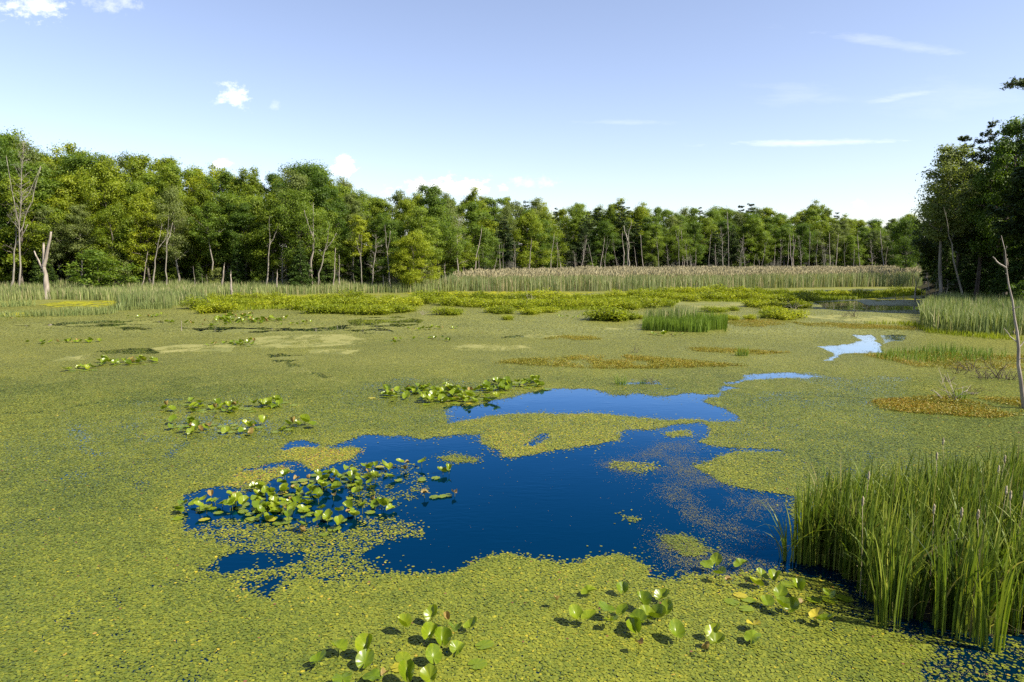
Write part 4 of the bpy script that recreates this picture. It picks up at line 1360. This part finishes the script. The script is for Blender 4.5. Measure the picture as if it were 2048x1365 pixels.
SS = [seed_stalk(70 + i) for i in range(3)]
for i, (px, py, lab) in enumerate([(1896, 878, 'pale cattail seed head highest above the back of the near thicket'), (1880, 905, 'slim seed head just left below the highest pale one'), (1985, 928, 'fluffy seed head right of the highest pale one near the photo edge'), (1998, 908, 'small seed head above the fluffy one near the photo edge'),
                                   (1732, 942, 'brownish seed head at the left shoulder of the near thicket'), (2002, 972, 'pale seed head below the fluffy one at right'), (2032, 980, 'left of two pale seed heads close together at the right edge'), (2042, 978, 'right of two pale seed heads close together at the right edge'),
                                   (1873, 1005, 'pale seed head in the middle of the near thicket'), (1908, 1012, 'bent seed head right of the middle pale one'), (1733, 993, 'lower seed head at the left shoulder of the near thicket'), (1972, 1020, 'tan seed head low in the right of the near thicket')]):
    zt = 1.68
    p = G(px, py, zt)
    root = link('cattail_stalk', None, loc=(p[0], p[1], -.04 + 0), rot=(0, 0, trng.random() * 6.28))
    link('stalk', SS[i % 3][0], root)
    link('seed_head', SS[i % 3][1], root)
    tag(root, lab, 'cattail', 'seed heads in the near cattails')
# a dry standing bundle in the thicket
g = Geo()
r = np.random.default_rng(75)
n = 46
V, q, ow = ribbons(np.stack([r.normal(0, .06, n), r.normal(0, .06, n), np.zeros(n)], -1), r.uniform(.6, 1.25, n), r.uniform(.012, .022, n), r.normal(.6, .9, n), r.random(n) * .3, r.normal(0, .8, n), 5)
g.add(V, q, (r.random(n) * .05)[ow])
tag(link('dry_cattail_bundle', g.mesh('dry_cattail_bundle', M['cattail']), loc=G(1915, 1258)), 'bundle of dry tan cattail leaves standing in the near thicket', 'dry leaves')

# small clumps at the far left and in the marsh
FC = [clump_mesh(80 + i, 90, .5, 1.05, .045, .9, M['cattail_far'], .4) for i in range(3)]
for i, (px, py, s) in enumerate([(20, 634, .8), (62, 634, .9), (84, 633, .8), (130, 632, 1.0), (158, 631, 1.1), (185, 630, 1.0), (212, 628, 1.0), (240, 621, 1.1), (268, 619, 1.1), (302, 618, 1.1), (325, 618, 1.0), (352, 612, .9), (20, 614, 1.0), (50, 612, 1.0)]):
    tag(link('cattail_clump', FC[i % 3], loc=G(px, py), rot=(0, 0, trng.random() * 6.28), scale=(s * 1.2, s, s)), f'{ORD[i] if i < 12 else ("nearer of two" if i == 12 else "farther of two")} pale cattail clump from left at the front of the left marsh' if i < 12 else f'{"left" if i == 12 else "right"} one of two pale clumps before the cattails at the left edge', 'cattails', 'cattail clumps at the front of the left marsh')
GC = [clump_mesh(90 + i, 60, .25, .7, .02, .28, M['grassy'], .5) for i in range(2)]
for i, (px, py, s, lab) in enumerate([(1487, 712, 1.1, 'bright green grass tuft in the thin orange strip'), (1476, 712, .6, 'smaller grass tuft left beside the bright green tuft'), (1918, 800, 1.0, 'grass tuft among pale dead sticks at right'), (1242, 770, .9, 'thin sedge tuft rising at the far rim of the pool'),
                                      (1285, 768, .5, 'few thin stems right of the sedge tuft on the pool rim'), (1300, 606, .9, None), (1210, 620, .8, None)]):
    if lab:
        tag(link('grass_tuft', GC[i % 2], loc=G(px, py), rot=(0, 0, trng.random() * 6.28), scale=(s, s, s)), lab, 'grass tuft')

# low orange mats
r = np.random.default_rng(95)
for pts, dn, hh, lab in (([(978, 727), (1050, 719), (1160, 714), (1260, 713), (1340, 719), (1440, 728), (1510, 735), (1400, 736), (1250, 740), (1120, 736)], 330, .12, 'long orange-brown mat of low plants across the middle of the pond'),
                         ([(1080, 678), (1130, 672), (1190, 675), (1205, 680), (1120, 682)], 220, .10, 'short orange-brown mat farthest from the near pool'),
                         ([(1330, 697), (1400, 696), (1500, 701), (1600, 706), (1500, 711), (1400, 704)], 240, .10, 'thin orange strip around the grass tuft'),
                         ([(1700, 709), (1790, 704), (1900, 706), (2060, 714), (2100, 740), (1950, 742), (1840, 737), (1780, 722)], 200, .12, 'broad orange-brown mat under the sedge at right'),
                         ([(1722, 812), (1760, 799), (1850, 794), (1950, 797), (2080, 800), (2080, 830), (1980, 838), (1860, 830), (1780, 824)], 420, .10, 'orange-brown mat at the foot of the crooked dead tree'),
                         ([(1560, 646), (1650, 646), (1760, 652), (1850, 656), (1840, 662), (1700, 658), (1600, 652)], 170, .12, 'brown strip of low plants before the right cattails'),
                         ([(1440, 640), (1540, 640), (1600, 646), (1520, 656), (1450, 652)], 120, .10, 'brownish low plants right of the green reed island')):
    poly = gpoly(pts)
    P = scatter_in(poly, dn * 2.4, r)
    e = fbm(P[:, 0] * .9, P[:, 1] * .5, 97, 4)
    q0 = P + np.stack([.5 * (fbm(P[:, 0], P[:, 1], 98, 3) - .5), 1.2 * (fbm(P[:, 0], P[:, 1], 99, 3) - .5)], -1)
    k = inside(q0[:, 0], q0[:, 1], poly) & (e + .25 * r.random(len(P)) > .53)
    P = P[k]
    n = len(P)
    C = np.stack([P[:, 0], P[:, 1], r.random(n) ** 1.5 * hh + .015], -1)
    N = r.normal(0, .6, (n, 3)) + [0, 0, .8]
    g = Geo()
    g.leaves(C, N, r.uniform(.022, .050, n), .42, np.clip(r.normal(.33, .2, n) + .5 * (fbm(P[:, 0] * .5, P[:, 1] * .5, 96, 3) - .5), 0, 1), r)
    tag(link('orange_water_plants', g.mesh('orange_water_plants', M['orange'])), lab, 'water plants', kind='stuff')

# ------------------------------------------------------------------ marsh shrubs
def shrub_mesh(seed, R, H, nleaf, leaf):
    r = np.random.default_rng(seed)
    lv, st = Geo(), Geo()
    ns = 22
    for i in range(ns):
        a = r.random() * 6.28
        d = R * math.sqrt(r.random()) * .9
        tipz = H * (1 - .55 * (d / R) ** 2) * r.uniform(.7, 1.1)
        tip = np.array([math.cos(a) * d, math.sin(a) * d, tipz])
        b0 = np.array([tip[0] * .45, tip[1] * .45, -.1])
        path = bow(b0, tip, .06, 4, r, .02)
        st.tube(path, np.linspace(.018, .006, 4), 3)
        m = nleaf // ns
        s = r.random(m) ** .6
        C = b0 + (tip - b0) * s[:, None] + r.normal(0, .16 * R, (m, 3)) * [1, 1, .6]
        C[:, 2] = np.maximum(C[:, 2], .02)
        lv.leaves(C, r.normal(0, .55, (m, 3)) + [0, 0, .9], r.uniform(.6, 1.4, m) * leaf, .45, np.clip(r.normal(.5, .2, m) + r.normal(0, .08), 0, 1), r)
    return lv.mesh('foliage', M['shrub']), st.mesh('stems', M['bark'])


SH = [shrub_mesh(900 + i, (1.2, 1.5, 1.0, 1.3)[i], (.95, 1.05, .8, .7)[i], 1900, .075) for i in range(4)]
# thickets: (row of photo points, thicket phrase)
ROWS = [([(395, 618), (420, 615), (450, 611), (478, 612), (505, 612), (530, 613), (555, 612), (580, 612)], 'in the leftmost bush thicket', 1.0),
        ([(385, 605), (430, 601), (470, 600), (510, 600), (550, 602), (590, 606)], 'in the back of the leftmost bush thicket', .9),
        ([(420, 626), (445, 624), (640, 626), (668, 626), (700, 627), (730, 628), (758, 628), (785, 627), (812, 623)], 'along the near edge of the left thicket', 1.0),
        ([(605, 618), (640, 614), (675, 612), (710, 612), (745, 613), (780, 614), (815, 612)], 'in the middle of the left thicket', 1.1),
        ([(620, 604), (660, 601), (700, 600), (740, 600), (780, 600), (815, 603)], 'along the far edge of the left thicket', 1.0),
        ([(850, 608), (885, 610), (915, 612), (948, 613), (980, 615), (1010, 616), (1040, 617), (1070, 616)], 'in the front of the middle thicket', 1.1),
        ([(845, 598), (880, 597), (920, 598), (960, 599), (1000, 600), (1040, 600), (1080, 601), (1115, 602)], 'in the back of the middle thicket', 1.1),
        ([(885, 631), (905, 630), (990, 626), (1010, 627), (1055, 629), (1095, 626)], 'among the low outliers before the middle thicket', .75),
        ([(1110, 616), (1140, 617), (1170, 614), (1200, 617), (1230, 618), (1260, 618), (1300, 616), (1330, 613)], 'in the front thicket behind the reed island', 1.05),
        ([(1150, 601), (1190, 598), (1230, 596), (1262, 594), (1300, 600), (1340, 601), (1375, 602)], 'in the back thicket left of the big bushes', 1.0),
        ([(1205, 641), (1225, 642), (1248, 640)], 'of the free-standing near bush mound', 1.15),
        ([(1285, 595), (1320, 590), (1360, 589), (1400, 588), (1440, 588), (1480, 589), (1520, 590), (1560, 590)], 'along the reed bed right of the middle', 1.25),
        ([(1420, 600), (1460, 600), (1500, 602), (1540, 603), (1580, 604), (1610, 603)], 'of the big bright bushes right of middle', 1.2),
        ([(1510, 614), (1540, 616), (1570, 618), (1600, 617), (1540, 624)], 'before the big bright bushes', .95),
        ([(1600, 592), (1640, 591), (1680, 592), (1720, 592), (1770, 590), (1800, 588), (1825, 590)], 'toward the dark right grove', 1.0),
        ([(1420, 624), (1445, 625), (1470, 622), (1500, 640), (1465, 641), (1440, 640)], 'right of the green reed island', .6),
        ([(1548, 637), (1563, 638), (1578, 636)], 'of the small isolated bush at right', .9),
        ([(1272, 637), (1020, 640)], 'of the tiny isolated bushes', .55)]
for pts, where, s0 in ROWS:
    pts = sorted(pts)
    for i, (px, py) in enumerate(pts):
        m = SH[int(trng.integers(0, 4))]
        s = s0 * trng.uniform(.85, 1.2)
        root = link('marsh_shrub', None, loc=G(px + trng.uniform(-5, 5), py + trng.uniform(-1, 1)), rot=(0, 0, trng.random() * 6.28), scale=(s * 1.25, s * 1.25, s))
        link('foliage', m[0], root)
        link('stems', m[1], root)
        tag(root, f'{ORD[i]} yellow-green shrub from left {where}', 'shrub', 'yellow-green shrubs of the marsh')
# low yellow-green growth between the shrubs
blade_bed('marsh_growth', [[(385, 620), (480, 622), (580, 618), (700, 624), (815, 620), (815, 602), (620, 600), (400, 600)], [(845, 606), (960, 614), (1090, 622), (1260, 620), (1340, 612), (1380, 598), (1260, 592), (1000, 597), (850, 597)],
                           [(1290, 596), (1420, 604), (1600, 606), (1830, 592), (1830, 586), (1500, 586), (1300, 588)], [(1200, 643), (1250, 642), (1245, 636), (1210, 636)]], 26, .25, .6, .05, .10, M['shrub'],
          'low yellow-green growth filling the gaps between marsh shrubs', 'marsh plants', 42, 0, .8, 2, clump=.92)
# pale dead twigs in the thickets
DB = []
for i in range(3):
    r = np.random.default_rng(930 + i)
    g = Geo()
    for k in range(9):
        a = r.random() * 6.28
        L = r.uniform(.5, 1.2)
        d = np.array([math.cos(a) * .6, math.sin(a) * .6, r.uniform(.3, 1.0)])
        p0 = np.array([r.normal(0, .25), r.normal(0, .15), -.05])
        path = bow(p0, p0 + d * L, .1, 5, r, .03)
        g.tube(path, np.linspace(.022, .006, 5), 4)
        for j in range(2):
            d2 = d + r.normal(0, .6, 3)
            g.tube(np.stack([path[2 + j], path[2 + j] + d2 * L * .35]), [.010, .004], 3)
    DB.append(g.mesh('dead_brush', M['deadwood']))
DBd = []
for m in DB:
    c = m.copy()
    c.materials.clear()
    c.materials.append(M['darkwood'])
    DBd.append(c)
for i, (px, py, s, dark, lab) in enumerate([(1905, 800, .8, 0, 'pale curved dead sticks beside the grass tuft at right'), (1945, 790, .6, 1, 'dark dead sticks between the grass tuft and the crooked dead tree'), (1968, 758, .8, 1, 'dark dead brush left of the crooked dead tree'), (1995, 757, .9, 1, 'densest dark dead brush beside the crooked dead tree'), (2022, 760, .8, 1, 'dark dead brush touching the crooked dead tree'),
                                            (1940, 742, .8, 1, 'thin upright dead twigs above the dark dead brush'), (1915, 748, .6, 1, 'sparse dead twigs left of the thin upright ones'), (1893, 764, .5, 1, 'leaning dead twigs farthest left of the dark brush'), (1875, 612, 1.3, 0, 'pale dead brush at the top of the right cattails'), (1706, 634, .9, 1, 'dark dead branches standing in the right channel'), (1690, 634, .6, 1, 'low dark twigs left of the branches in the channel'),
                                            (1300, 768, .5, 1, 'low dark twigs on the far rim of the pool'), (1272, 706, .5, 1, 'small dark driftwood above the long orange mat'), (845, 630, .7, 0, 'pale twigs at the right end of the left thicket'), (1350, 600, .9, 0, 'pale twigs in the gap of the bushes'), (1060, 604, .9, 0, 'pale dead twigs among the middle bushes'), (135, 592, 1.6, 0, 'grey dead bush in the cattails right of the forked snag'),
                                            (790, 606, 1.0, 0, 'pale dead branches sticking out of the left thicket'), (1585, 620, 1.0, 0, 'grey dead twigs on top of the bushes before the channel')]):
    tag(link('dead_brush', (DBd if dark else DB)[i % 3], loc=G(px, py), rot=(0, 0, trng.random() * 6.28), scale=(s, s, s)), lab, 'dead branches')

# ------------------------------------------------------------------ pond lilies
def lily_leaf(seed, mat, fold, wave, curl, name='leaf'):
    """heart-shaped leaf of about 1 unit radius with a deep notch, folded along its midrib"""
    r = np.random.default_rng(seed)
    na, nr = 30, 6
    ph = np.linspace(-PI * .945, PI * .945, na)
    R = (1 + .16 * np.cos(ph)) * (1 - .10 * np.abs(np.sin(ph)) ** 2) * np.where(np.abs(ph) > 2.6, 1.03 - (np.abs(ph) - 2.6) * .35, 1)
    s = np.linspace(0, 1, nr + 1)[1:]
    p1, p2 = r.random(2) * 6.28
    V = [np.zeros((1, 3))]
    for q in s:
        x, y = R * q * np.cos(ph), R * q * np.sin(ph)
        z = fold * np.abs(y) ** 1.3 + wave * q ** 2 * (np.sin(3 * ph + p1) + .6 * np.sin(7 * ph + p2)) + curl * np.maximum(x, 0) ** 2 - .02 * np.cos(9 * ph) * q
        z = z + .35 * fold * q ** 2 + r.normal(0, .012, na) * q
        V.append(np.stack([x, y, z], -1))
    V = np.concatenate(V)
    tri = np.stack([np.zeros(na - 1, int), 1 + np.arange(na - 1), 2 + np.arange(na - 1)], -1)
    qs = []
    for k in range(nr - 1):
        a = 1 + k * na + np.arange(na - 1)
        qs.append(np.stack([a, a + na, a + na + 1, a + 1], -1))
    qs = np.concatenate(qs)
    col = np.concatenate([np.arange(na - 1)] * nr)
    ring = np.repeat(np.arange(nr), na - 1)
    tn = r.uniform(.3, .65) + .10 * (col % 3 == 0) + r.normal(0, .04, len(col)) + np.where(ring == nr - 1, r.uniform(-.05, .30, len(col)) * (r.random(len(col)) < .5), 0)
    tn = np.where(np.abs(col - (na - 2) / 2) < 1, tn + .15, tn)
    return build_mesh(name, V, [tri, qs], mat, tn, smooth=True)


LF = [lily_leaf(1000 + i, M['lily'], f, w_, c) for i, (f, w_, c) in enumerate([(.34, .06, .1), (.6, .07, -.15), (.20, .09, .25), (.85, .06, .05), (.45, .11, -.3), (.3, .07, .4), (.55, .13, .2), (.15, .10, -.35), (.95, .09, .15), (.4, .04, .55)])]
LFLAT = [lily_leaf(1020 + i, M['lily' if i else 'lily_yellow'], .02, .02, 0) for i in range(3)]
LYEL = lily_leaf(1030, M['lily_yellow'], .35, .08, .2)
LBRN = [lily_leaf(1040 + i, M['lily_brown'], f, .12, c) for i, (f, c) in enumerate([(1.1, .7), (.8, -.5)])]
STK = Geo()
STK.tube(np.stack([np.array([0, 0, -.15]), np.array([.02, .01, .35]), np.array([0, 0, 1.0])]), [.045, .04, .035], 5)
STK = STK.mesh('stalk', M['lily_stalk'])
lrng = np.random.default_rng(77)


def add_leaf(root, off, z, R, kind, tilt=None, az=None, stalk=True):
    """one leaf (and its stalk) of a plant; off is the x, y of the leaf from the plant's foot"""
    me, nm = LF[int(lrng.integers(0, 10))], 'leaf'
    tl = lrng.uniform(.2, .95) if tilt is None else tilt
    if kind == 'f':
        me, tl = LFLAT[1 + int(lrng.integers(0, 2))], 0.0
    elif kind == 'y':
        me, tl = LFLAT[0], 0.0
    elif kind == 'Y':
        me = LYEL
    elif kind == 'b':
        me, nm = LBRN[int(lrng.integers(0, 2))], 'withered_leaf'
    tl *= .52
    a = lrng.random() * 6.28 if az is None else az
    rot = Matrix.Rotation(a, 4, 'Z') @ Matrix.Rotation(-tl, 4, 'Y') @ Matrix.Rotation(lrng.normal(0, .15) if tl else 0, 4, 'X')
    if tl == 0.0:
        z = .022 + lrng.random() * .006
    else:
        z = max(z, R * math.sin(min(tl, 1.3)) * .75 + .02)
    o = link(nm, me, root, loc=(off[0], off[1], z), rot=rot.to_euler(), scale=(R, R * lrng.uniform(.78, 1.0), R))
    if kind == 'b':
        o.scale *= .62
    if nm == 'withered_leaf':
        o['label'] = 'withered brown curled leaf'
    elif kind in 'yY':
        o['label'] = 'yellowing leaf'
    if stalk and z > .06:
        link('stalk', STK, root, loc=(off[0], off[1], 0), scale=(.15, .15, z))
    return o


def near_plant(leaves, label, group):
    """leaves: (px, py, kind[, tilt, azimuth])"""
    zz = [.024 if l[2] in 'fy' else lrng.uniform(.08, .17) for l in leaves]
    pts = [G(l[0], l[1], z) for l, z in zip(leaves, zz)]
    c = np.mean(pts, 0)
    root = link('pond_lily', None, loc=(c[0], c[1], 0))
    for l, z, p in zip(leaves, zz, pts):
        add_leaf(root, (p[0] - c[0], p[1] - c[1]), z, lrng.uniform(.115, .145) * (.8 if l[2] == 'b' else 1), l[2], *(l[3:] if len(l) > 3 else ()))
    tag(root, label, 'pond lily', group)


gA = 'pond lilies in the foreground'
near_plant([(807, 1252, 'g', .5, 2.6), (859, 1271, 'g', .9, 1.2)], 'pond lily with a flat long-stalked leaf, left of the tall upright curled leaf', gA)
near_plant([(865, 1232, 'g', 1.2, 1.2), (894, 1237, 'b'), (909, 1257, 'g', .5, -1.4), (939, 1255, 'g', .4, .3)], 'pond lily with a tall upright curled leaf over two broad leaves', gA)
near_plant([(884, 1280, 'g', 1.2, 1.7), (914, 1299, 'g', .8, 1.2), (966, 1291, 'f'), (952, 1329, 'f')], 'pond lily with narrow upright leaf and dark cupped leaf beside it', gA)
near_plant([(677, 1295, 'g', .5, 2.4), (634, 1322, 'g', .3, .5)], 'pond lily of two shining leaves farthest left in the foreground', gA)
near_plant([(733, 1295, 'g', 1.2, 1.4), (730, 1324, 'g', .85, 1.3), (685, 1358, 'g', .3, 2), (748, 1353, 'g', .3, 3), (770, 1347, 'b')], 'pond lily with broad heart-shaped upright leaf near the bottom edge', gA)
near_plant([(866, 1315, 'g', 1.1, 1.9), (806, 1317, 'f'), (798, 1335, 'y')], 'pond lily with one white-shining upright leaf and flat yellow leaves', gA)
near_plant([(815, 1353, 'g', .8, 1.8), (860, 1356, 'g', .4)], 'pond lily cut by the bottom edge of the photo', gA)
near_plant([(1176, 1186, 'g', .9, .4), (1114, 1201, 'b')], 'pond lily with cupped leaf and brown curled leaf left of the shining one', gA)
near_plant([(1246, 1179, 'g', 1.15, 1.5)], 'pond lily of a single upright white-shining leaf', gA)
near_plant([(1153, 1232, 'g', .5, 2.0), (1176, 1235, 'g', .6, .2)], 'low pond lily with two small cupped leaves, leftmost below the shining leaf', gA)
near_plant([(1215, 1220, 'g', .5, 2.8), (1244, 1224, 'g', 1.1, .3), (1222, 1241, 'g', .6, -1.2)], 'small pond lily with dark folded leaves under the shining leaf', gA)
near_plant([(1285, 1205, 'g', .7, 1.9), (1324, 1196, 'g', .6, .5), (1333, 1222, 'g', .7, 1.0), (1316, 1236, 'g', .6, -.6), (1295, 1230, 'g', .5, 2.5)], 'largest foreground pond lily with five spreading ribbed leaves', gA)
near_plant([(1271, 1259, 'g', .8, 1.8), (1278, 1240, 'g', .3, 2.5), (1278, 1287, 'b')], 'pond lily with a pale shining leaf above a yellow-brown curl', gA)
near_plant([(1353, 1268, 'g', .4, 1.6), (1425, 1268, 'g', .6, .6), (1432, 1285, 'g', .5, .2), (1411, 1299, 'b')], 'pond lily with a withered brown leaf hanging at its front', gA)
near_plant([(1504, 1275, 'g', .9, .8), (1507, 1249, 'Y', .2)], 'single dark ribbed pond lily leaf standing right of the withered one', gA)
near_plant([(1415, 1130, 'g', .7, 2.4), (1432, 1124, 'g', 1.0, .9), (1481, 1131, 'g', .8, .6), (1439, 1148, 'g', .9, -1.0), (1456, 1160, 'b')], 'pond lily standing in open water at the tip of the pool', gA)
near_plant([(1524, 1153, 'g', .8, 2.0), (1550, 1159, 'g', .35, 1.0), (1514, 1169, 'g', .6, 3.0)], 'pond lily with a broad level leaf nearest the small cattail clump', gA)
near_plant([(1598, 1177, 'g', .5, 1.4), (1603, 1206, 'b')], 'single bright pond lily leaf beside the cattail shade', gA)
near_plant([(1535, 1206, 'g', .6, 1.6), (1565, 1213, 'g', .8, 2.6), (1582, 1217, 'g', .8, .5)], 'pond lily with one white-shining leaf and two folded leaves over dark water', gA)
near_plant([(1490, 1218, 'f'), (1465, 1205, 'f'), (1478, 1190, 'y'), (1500, 1200, 'f')], 'flat floating pond lily leaves with orange spots before the open pool tip', gA)
near_plant([(1560, 1190, 'g', .5, .9), (1580, 1170, 'f'), (1625, 1200, 'f')], 'small pond lily behind the white-shining leaf over dark water', gA)
near_plant([(1658, 1189, 'g', .5, 1.2), (1661, 1201, 'f'), (1690, 1198, 'f')], 'pond lily with wavy ribbed leaf nearest the black cattail water', gA)
near_plant([(1647, 1241, 'g', .3, -.8), (1632, 1232, 'Y', .5)], 'low dark pond lily leaf below the wavy ribbed one', gA)


def field(centres, n0, n1, spread, R0, R1, where, group, stalks=True, brown=.10):
    for i, (px, py) in enumerate(sorted(centres)):
        c = G(px, py)
        root = link('pond_lily', None, loc=(c[0], c[1], 0))
        for k in range(int(lrng.integers(n0, n1 + 1))):
            off = lrng.normal(0, spread, 2) * [1, 1.2]
            u = lrng.random()
            kind = 'b' if u < brown else ('f' if u < brown + .30 else ('y' if u < brown + .33 else 'g'))
            add_leaf(root, off, lrng.uniform(.04, .18), lrng.uniform(R0, R1), kind, stalk=stalks)
        o = ORD[i] if i < 20 else ORD[i - 20] + ' from right'
        fl = 'from left' if i < 20 else ''
        if i >= 20:
            o = ORD[len(centres) - 1 - i]
            fl = 'from right'
        tag(root, f'{o} pond lily {fl} {where}', 'pond lily', group)


field([(378, 1020), (415, 1018), (452, 1012), (470, 1025), (500, 1012), (520, 1000), (535, 1026), (545, 988), (560, 1040), (580, 968), (590, 1016), (610, 1030), (615, 972), (640, 962), (640, 1000), (655, 982), (665, 1045), (690, 962), (700, 975), (715, 950), (725, 978), (745, 948), (750, 1015), (690, 1040), (640, 1055), (520, 1030), (600, 995)],
      6, 9, .24, .095, .14, 'in the big patch on the dark pool', 'pond lilies on the dark pool', brown=.09)
field([(800, 940), (806, 965), (862, 958), (893, 946), (886, 994), (835, 942), (850, 1000), (770, 945)], 1, 3, .12, .09, .14, 'scattered on the pool right of the big patch', 'pond lilies on the dark pool', brown=.2)
field([(775, 795), (795, 785), (812, 795), (830, 785), (850, 778), (858, 802), (870, 788), (880, 806), (895, 790), (905, 782), (920, 796), (935, 804)], 8, 11, .30, .13, .19, 'in the left clump at the far rim of the pool', 'pond lilies at the far rim of the pool', brown=.06)
field([(965, 785), (985, 776), (1000, 780), (1020, 770), (1040, 774), (1060, 772), (1085, 773), (970, 800)], 8, 11, .30, .13, .19, 'in the right clump at the far rim of the pool', 'pond lilies at the far rim of the pool', brown=.06)
field([(357, 818), (400, 812), (415, 818), (440, 822), (458, 824), (490, 818), (520, 816), (545, 812), (565, 812)], 5, 7, .26, .13, .18, 'in the far row of the left mat', 'pond lilies on the left mat', brown=.12)
field([(375, 852), (400, 858), (418, 862), (460, 862), (490, 860), (515, 864), (570, 862), (593, 858)], 4, 6, .24, .13, .18, 'in the near row of the left mat', 'pond lilies on the left mat', brown=.15)
field([(150, 739), (175, 740), (215, 728), (235, 730), (255, 728), (280, 727), (297, 725)], 6, 9, .36, .14, .20, 'in the small patch left by the dark lead', 'pond lilies in the far water', False)
field([(107, 685), (130, 686), (165, 684), (190, 685)], 5, 7, .40, .14, .20, 'in the thin line farthest left', 'pond lilies in the far water', False)
field([(440, 690), (470, 689), (495, 688), (515, 690)], 5, 7, .40, .14, .20, 'in the thin line before the tan scum', 'pond lilies in the far water', False)
field([(440, 640), (455, 637), (470, 634), (490, 633), (505, 640), (515, 645), (530, 643), (550, 642), (480, 645), (465, 643)], 12, 16, .6, .15, .22, 'in the dense far patch by the dark water', 'pond lilies in the far water', False)
field([(345, 646), (365, 647), (385, 648), (405, 649), (430, 651), (450, 652), (575, 649), (600, 649), (620, 648)], 4, 6, .45, .11, .17, 'strung beside the dense far patch', 'pond lilies in the far water', False)
field([(275, 635), (290, 634), (305, 634), (322, 633)], 5, 7, .45, .11, .17, 'in the short line behind the dark lead', 'pond lilies in the far water', False)
field([(780, 685), (800, 682), (830, 680), (855, 678), (890, 681)], 3, 5, .38, .11, .16, 'in the thin line below the dark tree reflection', 'pond lilies in the far water', False)
field([(835, 659), (850, 659), (865, 659), (885, 659), (902, 658)], 4, 6, .42, .11, .16, 'in the line right of the dark tree reflection', 'pond lilies in the far water', False)
field([(1310, 671), (1325, 671), (1350, 671)], 4, 6, .38, .12, .17, 'in front of the green reed island', 'pond lilies in the far water', False)
field([(4, 638), (20, 641)], 5, 7, .45, .12, .17, 'at the left photo edge', 'pond lilies in the far water', False)
field([(1130, 636), (1150, 637)], 4, 6, .40, .11, .16, 'left of the free-standing bush mound', 'pond lilies in the far water', False)
